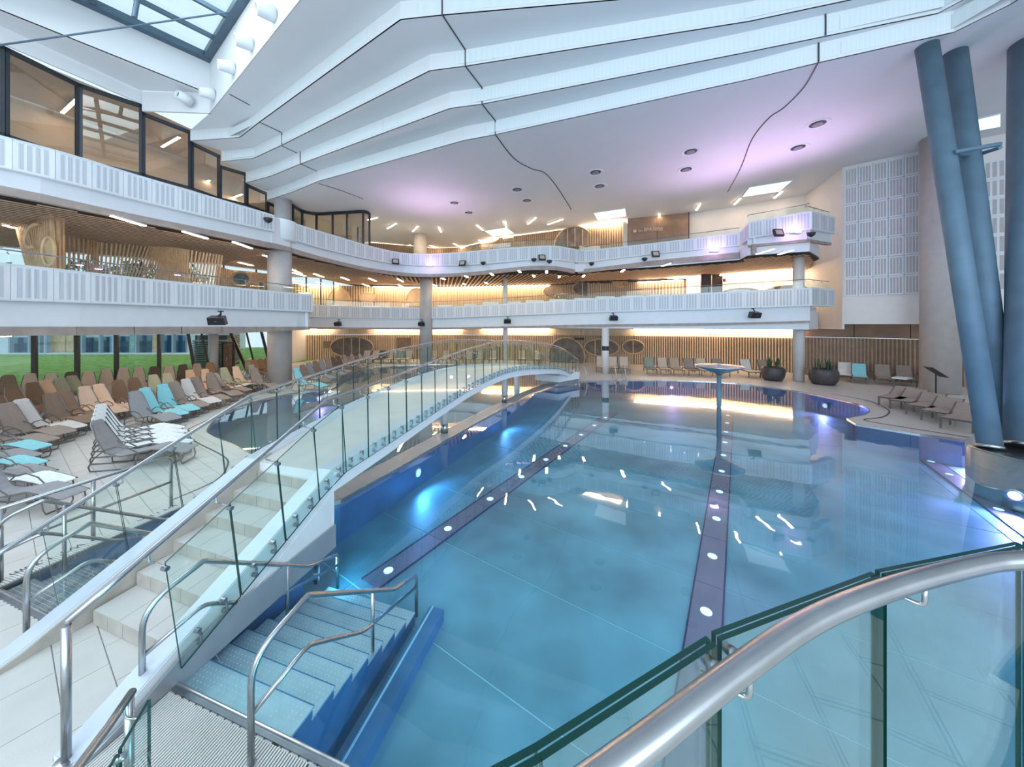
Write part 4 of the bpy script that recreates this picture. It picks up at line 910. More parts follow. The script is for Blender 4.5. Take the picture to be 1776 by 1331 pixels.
# ------------------------------------------------------------------ bridge
R0 = [(-3.33, 2.55, 1.07), (-2.8, 5.12, 2.15), (-2.61, 5.75, 2.20), (-2.30, 6.85, 2.28), (-1.84, 8.35, 2.43), (-1.16, 10.4, 2.60), (-0.13, 12.6, 2.71), (1.33, 15.2, 2.47), (2.56, 17.6, 2.08), (3.85, 19.95, 1.27)]
L0 = [(-5.02, 3.05, 0.98), (-4.29, 5.58, 2.13), (-4.25, 6.15, 2.18), (-4.12, 7.3, 2.26), (-3.84, 8.7, 2.41), (-3.3, 10.6, 2.58), (-2.2, 13.1, 2.70), (-0.45, 16.0, 2.50), (0.95, 18.4, 2.12), (2.2, 20.7, 1.30)]
def bridge_path(q):
    st = [at([q[0], q[1]], arclen(q[:2])[-1]*k/8) for k in range(8)]
    return st+catmull(q[1:], 8)
RP, LP = bridge_path(R0), bridge_path(L0)
N_ = len(RP)
br = thing('footbridge', 'white tiled arched footbridge with glass sides crossing between the pools', 'bridge')
def curbz(z): return z-1.05
def crb(pts, w0_, w1_, dz0, dz1, name, m, i0=0, i1=None, par=br, zmin=None):
    i1 = len(pts) if i1 is None else i1
    A, B = offs(pts, w0_), offs(pts, w1_); g = MB()
    def z(p, d):
        v = curbz(p[2])+d; return v if zmin is None else max(v, zmin)
    for i in range(i0, i1-1):
        a, b, c, d = A[i], A[i+1], B[i+1], B[i]
        g.hexa([(a[0], a[1], z(a, dz0)), (b[0], b[1], z(b, dz0)), (c[0], c[1], z(c, dz0)), (d[0], d[1], z(d, dz0))], [(a[0], a[1], z(a, dz1)), (b[0], b[1], z(b, dz1)), (c[0], c[1], z(c, dz1)), (d[0], d[1], z(d, dz1))])
    return g.build(name, m, par)
# curbs (left is +offset): right curb inside face is at +0.14 of RP, left curb inside at -0.14 of LP
M_curb = mat('curb_cover_sheet', (0.56, 0.61, 0.68), 0.4, 0.2, var=0.04)
crb(RP, -0.11, 0.13, -0.32, 0.02, 'right_curb', M_white, zmin=0.0); crb(LP, -0.13, 0.10, -0.32, 0.02, 'left_curb', M_white, zmin=0.0)
crb(RP, -0.10, 0.12, 0.021, 0.03, 'right_curb_cover', M_curb, zmin=0.001); crb(LP, -0.12, 0.09, 0.021, 0.03, 'left_curb_cover', M_curb, zmin=0.001)
crb(LP, -0.145, -0.131, -0.34, 0.0, 'left_curb_tiling', M_riser, 0, 14, zmin=0.001)
crb(RP, 0.131, 0.145, -0.34, 0.0, 'right_curb_tiling', M_riser, 0, 14, zmin=0.001)
# solid cheek walls below the curbs along the stairs
def cheek(pts, n, label):
    g = MB(); A, B = offs(pts, -0.12), offs(pts, 0.12)
    for i in range(n):
        a, b, c, d = A[i], A[i+1], B[i+1], B[i]
        za, zb = max(0.0, curbz(a[2])-0.32), max(0.0, curbz(b[2])-0.32)
        if zb <= 0.001: continue
        g.hexa([(a[0], a[1], -0.01), (b[0], b[1], -0.01), (c[0], c[1], -0.01), (d[0], d[1], -0.01)], [(a[0], a[1], za), (b[0], b[1], zb), (c[0], c[1], zb), (d[0], d[1], za)])
    return g.build('cheek_wall', M_white, br)
cheek(RP, 9, 'r'); cheek(LP, 9, 'l')
sb = MB(); so = offs(RP, -0.138)
for i in range(9):
    a, b = so[i], so[i+1]; za, zb = min(0.30, max(0.03, curbz(a[2])-0.06)), min(0.30, max(0.03, curbz(b[2])-0.06))
    sb.hexa([(a[0], a[1], -0.04), (b[0], b[1], -0.04), (b[0]+.012, b[1]-.002, -0.04), (a[0]+.012, a[1]-.002, -0.04)], [(a[0], a[1], za), (b[0], b[1], zb), (b[0]+.012, b[1]-.002, zb), (a[0]+.012, a[1]-.002, za)])
sb.build('steel_side_band', mat('satin_steel_band', (0.45, 0.47, 0.50), 0.4, 0.7, var=0.15, scale=2), br)
# stairs: risers skewed
h1 = Vector((0.203, 0.979)); e_ = Vector((-0.948, 0.317))
A0 = Vector((-3.165, 3.28)); nst_ = 7; rise = 0.152; run = 0.375
Wd = 1.38
for k in range(nst_):
    p = A0+h1*(run*k)+e_*0.14; q = p+e_*Wd; p2 = A0+h1*(run*(k+1)+(0.02 if k == nst_-1 else 0))+e_*0.14; q2 = p2+e_*Wd
    z0 = 0.0 if k < 2 else rise*k-0.12; z1 = rise*(k+1)
    st = MB().prism([tuple(p), tuple(p2), tuple(q2), tuple(q)][::-1], z0, z1-0.012).build('step', M_riser, br)
    # tread tiles and riser tiles as pieces
    for c in range(3):
        a = p.lerp(q, c/3+.002); b = p.lerp(q, (c+1)/3-.002); a2 = p2.lerp(q2, c/3+.002); b2 = p2.lerp(q2, (c+1)/3-.002)
        MB().prism([tuple(a), tuple(b), tuple(b2), tuple(a2)], z1-0.012, z1).build('tread_tile', M_tile, st)
    nf = Vector((-e_.y, e_.x)); nf = nf if nf.y < 0 else -nf
    for c in range(5):
        a = p.lerp(q, c/5+.002); b = p.lerp(q, (c+1)/5-.002)
        MB().prism([tuple(a), tuple(a+nf*0.008), tuple(b+nf*0.008), tuple(b)], z1-rise+.003, z1-0.002).build('riser_tile', M_riser, st)
# deck beyond the stairs
g = MB(); gs = MB()
i0 = 9
RI, LI = offs(RP, 0.12), offs(LP, -0.12)
def fz(p): return max(0.02, curbz(p[2])-0.035)
for i in range(i0, N_-1):
    a, b, c, d = RI[i], RI[i+1], LI[i+1], LI[i]
    g.hexa([(a[0], a[1], fz(a)-0.012), (b[0], b[1], fz(b)-0.012), (c[0], c[1], fz(c)-0.012), (d[0], d[1], fz(d)-0.012)], [(a[0], a[1], fz(a)), (b[0], b[1], fz(b)), (c[0], c[1], fz(c)), (d[0], d[1], fz(d))])
    gs.hexa([(a[0], a[1], fz(a)-0.32), (b[0], b[1], fz(b)-0.32), (c[0], c[1], fz(c)-0.32), (d[0], d[1], fz(d)-0.32)], [(a[0], a[1], fz(a)-.013), (b[0], b[1], fz(b)-.013), (c[0], c[1], fz(c)-.013), (d[0], d[1], fz(d)-.013)])
g.build('walkway_tiling', M_tile, br); gs.build('deck_underside', M_white, br)
# landing between the last step and the deck plate
p = A0+h1*(run*nst_)+e_*0.14; q = p+e_*Wd
MB().prism([tuple(p), (RI[i0+1][0], RI[i0+1][1]), (LI[i0+1][0], LI[i0+1][1]), tuple(q)], rise*nst_-0.3, rise*nst_).build('landing', M_tile, br)
# handrails
for pts, nm in ((RP, 'right'), (LP, 'left')):
    MB().tube([Vector(p) for p in pts], 0.025, 10).build('handrail', M_steel, br, smooth=True)
pb = Vector(RP[0]); MB().tube([(pb.x, pb.y, 0.02), (pb.x, pb.y, pb.z-0.02)], 0.027, 12).build('end_post', M_steel, br, smooth=True)
MB().lathe([(0.07, 0.035), (0.07, 0.045), (0.03, 0.05)], (pb.x, pb.y, 0), 20).build('base_plate', M_steel, br)
pb = Vector(LP[0]); MB().tube([(pb.x, pb.y, 0.0), (pb.x, pb.y, pb.z-0.02)], 0.027, 12).build('end_post', M_steel, br, smooth=True)
# glass panes and clamps
def panes(pts, par, s0=0.7, step=0.57, out=-0.06, down=1.22, up=0.09, top_h=0.10, clampd=-1, slope_fix=True, clamps=True):
    S = arclen(pts); s = s0
    while s+step < S[-1]-0.2:
        a = Vector(at(offs(pts, out), s+0.006, S)); b = Vector(at(offs(pts, out), s+step-0.006, S))
        d = (b-a).normalized(); up_ = Vector((-d.x*d.z, -d.y*d.z, d.x*d.x+d.y*d.y)).normalized()   # perpendicular to the slope
        up_ = (up_*0.3+Vector((0, 0, 1))*0.7).normalized(); n = d.cross(up_).normalized()*0.009
        def q(p, h): return p+up_*h
        g = MB(); lo, hi = -down, -up
        v = [q(a, lo)-n, q(b, lo)-n, q(b, lo)+n, q(a, lo)+n, q(a, hi)-n, q(b, hi)-n, q(b, hi)+n, q(a, hi)+n]
        g.add(v, [(3,2,1,0), (4,5,6,7), (0,1,5,4), (2,3,7,6), (1,2,6,5), (3,0,4,7)], [1, 1, 0, 0, 1, 1])
        g.build('glass_pane', [M_gl, M_gle], par)
        # bracket at the pane joint: hook to handrail plus button
        hk = a-d*0.006; rl = Vector(at(pts, s, S))
        MB().tube([rl-Vector((0, 0, 0.02)), rl-Vector((0, 0, 0.09)), q(hk, hi-0.03)+n*1.5], 0.008, 5).build('rail_bracket', M_steel, par)
        MB().tube([q(hk, hi-0.05)-n*3, q(hk, hi-0.05)+n*3], 0.022, 8).build('clamp_button', M_steel_d, par)
        if clamps:
            for f in (0.28, 0.72):
                c = a.lerp(b, f)
                g = MB(); g.tube([q(c, lo+0.05)-n*2.8, q(c, lo+0.05)+n*2.8], 0.022, 8); g.tube([q(c, lo+0.17)-n*2.8, q(c, lo+0.17)+n*2.8], 0.022, 8)
                k1, k2 = q(c, lo+0.04)-n*2.6*(-clampd), q(c, lo+0.18)-n*2.6*(-clampd)
                g.tube([q(c, lo+0.05)+n*2.2, q(c, lo+0.11)+n*2.2+d*0.012, q(c, lo+0.17)+n*2.2], 0.012, 6)
                g.build('point_fixing', M_steel_d, par)
        s += step
panes(RP, br, s0=0.5, out=-0.155, down=1.16); panes(LP, br, s0=0.55, out=0.155, down=1.20)
# supports on the dividing walkway
for (x, y, lb) in ((-2.06, 10.4, 'near round white bridge support with steel foot'), (-0.33, 14.5, 'second round white bridge support with steel foot')):
    t = thing('bridge_support', lb, 'support', None, (x, y, 0)); zt = 1.15
    g = MB(); g.lathe([(0.105, 0.28), (0.105, zt)], (x, y, 0), 20); g.build('shaft', M_slim, t, smooth=True)
    g = MB(); g.lathe([(0.112, 0.0), (0.112, 0.28)], (x, y, 0), 20); g.build('steel_foot', M_steel, t, smooth=True)
t = thing('bridge_support', 'third bridge support, standing in the left pool near the far bank', 'support', None); MB().lathe([(0.14, -0.8), (0.14, 1.15)], (0.25, 17.4, 0), 16).build('shaft', M_slim, t, smooth=True)
ab = thing('bridge_abutment', 'white block with steel base carrying the far end of the bridge', 'abutment')
MB().prism([(1.55, 18.75), (2.45, 18.15), (3.75, 19.15), (3.3, 20.6), (2.1, 20.9)], 0.0, 0.28).build('steel_base', M_steel, ab)
MB().prism([(1.25, 18.6), (2.45, 17.8), (3.75, 19.0), (3.3, 20.6), (2.1, 20.9)], 0.28, 0.62).build('white_block', M_white, ab)

# ------------------------------------------------------------------ steel pool stairs
def pool_stair(o, e, hd, width, n, run, drop, z0, label, sidewall=True, m=M_tread, base=BED):
    o, e, hd = Vector(o), Vector(e).normalized(), Vector(hd).normalized()
    t = thing('pool_stair', label, 'pool stairs')
    for k in range(n):
        z = z0-drop*k; ov = 0.03 if k < n-1 else 0
        a = o+hd*(run*k); b = a+e*width; a2 = a+hd*(run+ov); b2 = b+hd*(run+ov)
        tr = MB().prism([tuple(a), tuple(b), tuple(b2), tuple(a2)], z-0.02, z).build('tread', m, t)
        g = MB(); nu, nv = 30, 6
        for i in range(nu):
            for j in range(nv):
                c = a+e*(width*(i+0.5+0.25*(j % 2))/(nu+.5))+hd*(run*(j+0.5)/nv); s_ = 0.0085
                g.add([(c.x-s_, c.y, z+.0005), (c.x, c.y-s_, z+.0005), (c.x+s_, c.y, z+.0005), (c.x, c.y+s_, z+.0005), (c.x, c.y, z+0.004)], [(0,1,4), (1,2,4), (2,3,4), (3,0,4)])
        stuff(g.build('studs', M_stud, tr))
        q0_, q1_ = o+hd*(run*(k+1)), o+hd*(run*(k+1))+e*width
        if k < n-1: MB().prism([tuple(a2-hd*0.008), tuple(b2-hd*0.008), tuple(b2), tuple(a2)], z+0.0005, z+0.003).build('tread_shade_line', M_poolwall, t)  # dark line painted in for the shade between treads
        if k < n-1: MB().prism([tuple(a2-hd*0.035), tuple(b2-hd*0.035), tuple(b2-hd*0.02), tuple(a2-hd*0.02)], z-drop, z-0.02).build('riser', M_poolwall, t)
    if sidewall:
        g = MB()
        for k in range(n):
            z = z0-drop*k-0.021; a = o+e*(width-0.02)+hd*(run*k); b = a+hd*run; a2, b2 = a+e*0.02, b+e*0.02
            g.prism([tuple(a), tuple(a2), tuple(b2), tuple(b)], base, z)
        g.build('side_plate', M_poolwall, t)
    return t
M_treadL = mat('studded_steel_reflection', (0.36, 0.28, 0.27), 0.38, 0.6, var=0.15, scale=5)  # brownish reflection on the treads put into the steel colour
stair_o = Vector((-3.25, 3.18)); stair_e = Vector((0.952, -0.305)); stair_h = Vector((0.24, 0.971))
pool_stair(stair_o+Vector((0.02, 0.0)), stair_e, stair_h, 1.50, 8, 0.25, 0.085, -0.042, 'studded steel stairs descending into the main pool beside the bridge')
pool_stair((-6.36, 4.22), (1.40, -0.46), (0.26, 0.966), 1.42, 7, 0.25, 0.085, -0.042, 'studded steel stairs into the basin left of the bridge, brown reflection in their colour', sidewall=False, m=M_treadL)
# underwater ledge at the foot of the stair side
a = stair_o+stair_e*1.66+stair_h*0.12; b = a+stair_h*2.05
t = thing('pool_ledge', 'low steel ledge box along the side of the steel pool stairs', 'ledge')
MB().prism([tuple(a), tuple(a+stair_e*0.22), tuple(b+stair_e*0.22), tuple(b)], BED, BED+0.16).build('box', M_poolwall, t)
MB().prism([tuple(a+stair_e*0.04), tuple(a+stair_e*0.06), tuple(b+stair_e*0.06), tuple(b+stair_e*0.04)], BED+0.161, BED+0.17).build('light_seam', M_bedseam, t)
# edge channel + overflow grating in front of the right stairs
def channel(a, b, label):
    t = thing('edge_channel', label, 'edge profile')
    a, b = Vector(a), Vector(b); d = (b-a).normalized(); n = Vector((d.y, -d.x)); n = n if n.y < 0 else -n
    MB().prism([tuple(a), tuple(b), tuple(b+n*0.05), tuple(a+n*0.05)], -0.05, 0.014).build('profile', M_steel_d, t)
    MB().tube([(a.x, a.y, 0.018), (b.x, b.y, 0.018)], 0.012, 8).build('round_edge', M_steel, t)
    g = MB(); k = 0.05
    while k < (b-a).length: 
        c = a+d*k+n*0.052; g.box((c.x, c.y, -0.003), (0.012, 0.012, 0.012)); k += 0.09
    stuff(g.build('drain_holes', M_dark, t))
channel(stair_o-Vector((0.952, -0.305))*0.04, stair_o+stair_e*2.15, 'dark steel edge profile in front of the right pool stairs'); channel((-6.5, 4.27), (-4.98, 3.76), 'dark steel edge profile in front of the left pool stairs')
def grating(o, e, hd, L, depth, pitch, label, bw=0.5, cat='grating', m=None, z=0.0):
    t = thing('floor_grating', label, cat); o, e, hd = Vector(o), Vector(e).normalized(), Vector(hd).normalized()
    MB().prism([tuple(o), tuple(o+e*L), tuple(o+e*L+hd*depth), tuple(o+hd*depth)], z+0.0005, z+0.002).build('drain_tray', M_dark, t)
    g = MB(); k = 0.0
    while k+pitch*bw < L:
        a = o+e*k; b = a+e*pitch*bw; g.prism([tuple(a), tuple(b), tuple(b+hd*depth), tuple(a+hd*depth)], z+0.002, z+0.012); k += pitch
    stuff(g.build('grating_bars', m or mat('grating_plastic', (0.66, 0.65, 0.62), 0.45, var=0.06), t))
    return t, o, e, hd
go = stair_o+Vector((0.0, 0)); nb = Vector((-0.22, -0.975))
n0 = Vector((-0.305, -0.952))
grating(go+stair_e*0.22+n0*0.065, stair_e, nb, 1.62, 0.95, 0.0245, 'cream overflow grating in front of the right pool stairs', 0.55)
grating(go+stair_e*(-0.02)+n0*0.065, stair_e, nb, 0.13, 0.8, 0.0245, 'narrow cream grating strip left of the steel bar', 0.55)
grating(go+stair_e*1.95+n0*0.065, stair_e, nb, 0.6, 0.6, 0.0245, 'short cream grating piece right of the grey bar', 0.55)
for (s0_, lb) in ((0.13, 'flat steel bar dividing the grating at the left'), (1.86, 'flat steel bar dividing the grating at the right')):
    a = go+stair_e*s0_+n0*0.065; tag(MB().prism([tuple(a), tuple(a+stair_e*0.075), tuple(a+stair_e*0.075+nb*0.9), tuple(a+nb*0.9)], 0.001, 0.016).build('divider_bar', mat('satin_bar', (0.5, 0.55, 0.62), 0.35, 0.7, var=0.05)), lb, 'bar')
grating((-6.44, 4.25), (0.23, 0.973), (-0.973, 0.23), 2.1, 0.19, 0.03, 'pale overflow grating strip along the left basin', 0.7)
Mtxt = mat('depth_marking', (0.03, 0.03, 0.03), 0.6, var=0)
yaw = math.atan2(0.973, 0.23)+PI
text_obj('depth_marking', 'WT 1.35m', (-6.50, 4.79, 0.0145), 0.15, (0, 0, yaw), Mtxt, 'black depth marking on the grating by the left basin rails', 'marking', 0.0005)
text_obj('depth_marking', 'WT 1.35m', (-6.18, 5.95, 0.0145), 0.12, (0, 0, yaw), Mtxt, 'black depth marking on the grating seen through the bridge glass', 'marking', 0.0005)

# ------------------------------------------------------------------ tubular handrails of the stairs
def arc3(p, q, r, n=5):     # rounded corner points replacing q-corner
    return p
def round_path(pts, rad=0.12, n=5):
    out = [Vector(pts[0])]
    for i in range(1, len(pts)-1):
        a, b, c = Vector(pts[i-1]), Vector(pts[i]), Vector(pts[i+1]); r = min(rad, (a-b).length*0.45, (c-b).length*0.45)
        p, q = b+(a-b).normalized()*r, b+(c-b).normalized()*r
        for k in range(n+1):
            s = k/n; out.append(p*(1-s)**2+b*2*s*(1-s)+q*s*s)
    out.append(Vector(pts[-1])); return out
def stair_rail(base, peak, wat_, end, foot, mid_post, label, bend=0.8, r=0.024):
    t = thing('stair_handrail', label, 'handrail')
    base, peak, wat_, end, foot = map(Vector, (base, peak, wat_, end, foot))
    top = Vector((base.x, base.y, bend))
    MB().tube(round_path([base, top, peak], 0.22, 6)+round_path([peak, wat_, end], 0.05, 3)[0:0]+round_path([peak+(wat_-peak)*0.02, wat_, end, foot], 0.06, 4), r, 12).build('upper_rail', M_steel, t, smooth=True)
    dz = Vector((0, 0, -0.40)); k = 0.42
    m0 = Vector((base.x, base.y, bend-k)); m1 = peak+Vector((0, 0, -0.43)); 
    # lower rail reaches the water earlier
    dirn = (wat_-peak); tt = (m1.z-0.0)/(peak.z-wat_.z); w2 = m1+dirn*tt; e2_ = Vector((end.x, end.y, end.z-0.16))
    MB().tube(round_path([m0, m1, w2, e2_], 0.08, 4), r*0.85, 10).build('lower_rail', M_steel, t, smooth=True)
    mp = Vector(mid_post); MB().tube([(mp.x, mp.y, mp.z), (mp.x, mp.y, -0.36)], r*0.85, 10).build('middle_post', M_steel, t, smooth=True)
    g = MB(); g.lathe([(0.05, 0), (0.05, 0.008), (0.026, 0.012)], (base.x, base.y, base.z), 16); g.build('base_plate', M_steel, t)
    return t
stair_rail((-3.25, 3.0, 0.002), (-3.06, 3.39, 0.95), (-2.75, 4.63, 0.02), (-2.63, 5.15, -0.17), (-2.63, 5.15, -0.68), (-2.83, 4.3, 0.26), 'left tubular handrail of the steel stairs into the main pool')
stair_rail((-1.95, 2.55, 0.002), (-1.77, 2.96, 0.95), (-1.46, 4.21, 0.03), (-1.33, 4.75, -0.19), (-1.33, 4.75, -0.76), (-1.56, 3.82, 0.32), 'right tubular handrail of the steel stairs into the main pool')
stair_rail((-5.12, 3.60, 0.002), (-4.98, 4.03, 0.95), (-4.72, 5.15, 0.02), (-4.66, 5.5, -0.12), (-4.66, 5.5, -0.6), (-4.80, 4.8, 0.30), 'handrail of the left basin stairs nearest the bridge')
stair_rail((-6.53, 4.32, 0.002), (-6.25, 4.55, 0.95), (-5.86, 5.73, 0.02), (-5.78, 6.0, -0.14), (-5.78, 6.0, -0.6), (-6.19, 4.72, 0.82), 'handrail along the far side of the left basin stairs')
t = thing('deck_handrail', 'double bar deck rail with rounded end beside the left basin', 'handrail')
q0, q1 = Vector((-6.72, 3.6, 0.95)), Vector((-6.17, 6.18, 0.92))
MB().tube(round_path([q0, q1, (q1.x, q1.y, 0.0)], 0.14, 6), 0.025, 12).build('upper_rail', M_steel, t, smooth=True)
MB().tube([(q0.x, q0.y, 0.45), (q1.x, q1.y, 0.45)], 0.02, 10).build('lower_rail', M_steel, t, smooth=True)
for k in (0.3, 0.62):
    p = q0.lerp(q1, k); MB().tube([(p.x, p.y, 0), (p.x, p.y, p.z)], 0.025, 12).build('post', M_steel, t, smooth=True)

# ------------------------------------------------------------------ camera side platform: rail and glass in the foreground
tube_pts = [(-0.62, 0.30), (-0.2, 0.40), (0.02, 0.475), (0.204, 0.561), (0.449, 0.686), (0.722, 0.811), (1.026, 0.911), (1.35, 0.991), (1.52, 1.013), (1.9, 1.03), (2.4, 0.98)]
tp = catmull(tube_pts, 6)
pf = thing('platform_balustrade', 'curved foreground handrail with frameless double glass panes', 'balustrade')
MB().tube([(p[0], p[1], 2.6) for p in tp], 0.0242, 20).build('handrail', M_steel, pf, smooth=True)
J = [(-0.62, 0.40), (-0.1, 0.53), (0.045, 0.592), (0.466, 0.800), (0.485, 0.812), (1.078, 1.010), (1.098, 1.018), (1.716, 1.150), (1.74, 1.152), (2.4, 1.10)]
for k in range(0, len(J)-1):
    if k in (3, 5, 7): continue
    a, b = Vector(J[k]), Vector(J[k+1]); d = (b-a).normalized(); n = Vector((-d.y, d.x))
    if (b-a).length < 0.05: continue
    for j in (0, 1):
        o_ = n*(0.0155*j-0.0155); th = n*0.0125
        g = MB(); zt = 2.56; zb = 1.5
        v = [a+o_, b+o_, b+o_+th, a+o_+th]
        vv = [(p.x, p.y, zb) for p in v]+[(p.x, p.y, zt) for p in v]
        g.add(vv, [(3,2,1,0), (4,5,6,7), (0,1,5,4), (2,3,7,6), (1,2,6,5), (3,0,4,7)], [1, 1, 0, 0, 1, 1])
        g.build('glass_pane', [M_gl, M_gle], pf)
for k in (3, 5, 7):
    c = (Vector(J[k])+Vector(J[k+1]))/2; a = Vector(J[k-1]); d = (Vector(J[k+1])-a).normalized(); n = Vector((d.y, -d.x))
    for s in (-1, 1):
        q = c+d*0.035*s
        MB().tube([(q.x+n.x*0.006, q.y+n.y*0.006, 2.53), (q.x+n.x*0.032, q.y+n.y*0.032, 2.53)], [0.012, 0.014], 14).build('clamp_button', M_steel_d, pf, smooth=True)
for (x, y) in ((0.50, 0.715), (1.15, 0.945)):
    i = min(range(len(tp)), key=lambda i: (tp[i][0]-x)**2+(tp[i][1]-y)**2); p = tp[i]; d = (Vector(tp[i+1])-Vector(tp[i-1])).normalized(); n = Vector((-d.y, d.x)); q = Vector(p)+n*0.075-d*0.05
    MB().tube(round_path([(p[0], p[1], 2.58), (p[0], p[1], 2.52), (q.x, q.y, 2.535)], 0.02, 4), 0.006, 8).build('hook_bracket', M_steel, pf, smooth=True)
plat = [(p[0], p[1]+0.02) for p in tp]+[(2.6, -2.5), (-0.9, -2.5)]
pm = thing('viewing_platform', 'tiled platform behind the foreground glass rail', 'platform')
MB().prism(plat, 1.35, 1.64).build('slab', M_grout, pm)
PC = plat if area(plat) > 0 else plat[::-1]
for c, q in tile_rects(lambda c: -1.2 < c[0] < 2.9 and -2.8 < c[1] < 1.5):
    poly = clip(PC, q)
    if len(poly) >= 3 and abs(area(poly)) > 0.004: MB().prism(poly, 1.641, 1.652).build('tile', M_tile, pm)
# low balustrade at bottom left
bl = thing('low_balustrade', 'short glass balustrade end with steel handrail at the lower left', 'balustrade')
hp = [(-2.45, 2.20, 0.93), (-2.36, 2.0, 0.95), (-2.27, 1.78, 0.98), (-2.02, 1.2, 1.18)]
MB().tube([Vector(p) for p in hp], 0.024, 14).build('handrail', M_steel, bl, smooth=True)
MB().tube([(hp[0][0], hp[0][1]-0.015, 0.0), (hp[0][0], hp[0][1]-0.015, 0.92)], 0.024, 12).build('end_post', M_steel, bl, smooth=True)
for (a, b) in (((-2.36, 2.22), (-2.25, 1.96)), ((-2.24, 1.94), (-2.05, 1.45))):
    a, b = Vector(a), Vector(b); d = (b-a).normalized(); n = Vector((-d.y, d.x))*0.009
    v = [a-n, b-n, b+n, a+n]; g = MB(); g.add([(p.x, p.y, 0.06) for p in v]+[(p.x, p.y, 0.86) for p in v], [(3,2,1,0), (4,5,6,7), (0,1,5,4), (2,3,7,6), (1,2,6,5), (3,0,4,7)], [1, 1, 0, 0, 1, 1]); g.build('glass_pane', [M_gl, M_gle], bl)
for z in (0.82, 0.66): MB().tube([(-2.265, 1.94, z), (-2.22, 1.965, z)], 0.022, 12).build('clamp_button', M_steel, bl, smooth=True)
MB().tube(round_path([(-2.42, 2.13, 0.93), (-2.42, 2.13, 0.84), (-2.32, 2.13, 0.84)], 0.04, 4), 0.007, 8).build('hook_bracket', M_steel, bl, smooth=True)

# ------------------------------------------------------------------ mushroom fountain, pots, stand
mf = thing('mushroom_fountain', 'steel mushroom fountain with wide flat disc in the pool', 'fountain'); fx, fy = 7.52, 12.4
g = MB(); g.lathe([(0.075, BED), (0.075, 1.5)], (fx, fy, 0), 20); g.build('stem', M_blue, mf, smooth=True)
g = MB(); g.lathe([(0.07, 1.45), (0.14, 1.52), (0.75, 1.74), (0.80, 1.78), (0.78, 1.80), (0.2, 1.83), (0.02, 1.84)], (fx, fy, 0), 40); g.build('disc', M_steel, mf, smooth=True)
g = MB(); g.lathe([(0.05, 1.84), (0.05, 1.87), (0.02, 1.87)], (fx, fy, 0), 12); g.build('nozzle_cap', M_steel_d, mf)
def pot(x, y, r, h, label, seed):
    t = thing('plant_pot', label, 'planter'); rnd = random.Random(seed)
    g = MB(); g.lathe([(r*0.72, 0), (r*0.93, h*0.25), (r, h*0.55), (r*0.95, h*0.85), (r*0.85, h), (r*0.74, h*0.98), (r*0.72, h*0.9)], (x, y, 0), 32); g.build('bowl', M_pot, t, smooth=True)
    g = MB(); g.lathe([(r*0.72, h*0.88), (0.01, h*0.9)], (x, y, 0), 20); g.build('soil', mat('soil', (0.05, 0.035, 0.025), 0.9, var=0.3), t)
    for k in range(26):
        cx_, cy_ = (-0.45*r if k % 2 else 0.38*r), 0; a = rnd.uniform(0, 2*PI); rr = rnd.uniform(0, 0.26)*r
        bx, by = x+cx_+rr*math.cos(a), y+rr*math.sin(a); hh = rnd.uniform(0.35, 0.72); ln = rnd.uniform(0.02, 0.22); w = rnd.uniform(0.03, 0.045)
        a2 = a+PI/2; g = MB(); pts = []
        for s in (0, 0.35, 0.7, 1.0):
            ww = w*(1-0.2*s if s < 0.9 else 0.08); px_, py_, pz = bx+ln*s*s*math.cos(a), by+ln*s*s*math.sin(a), h*0.88+hh*s
            pts += [(px_-ww*math.cos(a2), py_-ww*math.sin(a2), pz), (px_+ww*math.cos(a2), py_+ww*math.sin(a2), pz), (px_+0.012*math.cos(a), py_+0.012*math.sin(a), pz)]
        fs = []
        for s in range(3):
            for e in range(3): fs.append((s*3+e, s*3+(e+1) % 3, (s+1)*3+(e+1) % 3, (s+1)*3+e))
        g.add(pts, fs); g.build('leaf', M_leaf, t)
pot(15.45, 20.2, 0.60, 0.80, 'left dark round plant pot, further from the wall end', 3); pot(17.25, 18.9, 0.66, 0.86, 'right dark round plant pot with spiky plants', 5)
st_ = thing('info_stand', 'slim black information stand beside the massive grey column', 'stand'); sx, sy = 19.75, 15.9
MB().box((sx, sy, 0.012), (0.5, 0.36, 0.024)).build('foot_plate', M_blk, st_); MB().tube([(sx, sy, 0.02), (sx, sy, 1.0)], 0.028, 10).build('pole', M_blk, st_)
MB().box((sx, sy, 1.08), (0.72, 0.45, 0.03), R=Matrix.Rotation(-0.25, 3, 'Z') @ Matrix.Rotation(0.65, 3, 'Y')).build('panel', M_blk, st_)
MB().box((sx+0.011, sy, 1.1), (0.62, 0.36, 0.012), R=Matrix.Rotation(-0.25, 3, 'Z') @ Matrix.Rotation(0.65, 3, 'Y')).build('panel_sheet', M_white, st_)
# pool ladders rails far side
def ladder(x, y, yaw, label):
    t = thing('pool_ladder', label, 'pool ladder')
    for s in (-0.28, 0.28):
        c, n = math.cos(yaw), math.sin(yaw)
        def w(u, v, z): return (x+u*c-v*n, y+u*n+v*c, z)
        MB().tube(round_path([w(s, 0.55, 0), w(s, 0.5, 0.75), w(s, 0.1, 0.85), w(s, -0.12, 0.45), w(s, -0.14, -0.6)], 0.16, 5), 0.022, 8).build('side_rail', M_steel, t, smooth=True)
    for z in (-0.12, -0.35, -0.58): MB().box((x+0.14*math.sin(yaw), y-0.14*math.cos(yaw), z), (0.56, 0.08, 0.025), rz=yaw).build('rung', M_steel, t)
ladder(4.05, 19.8, 0.6, 'pool ladder at the far end of the bridge'); ladder(6.4, 20.2, 0.0, 'pool ladder in front of the far loungers')

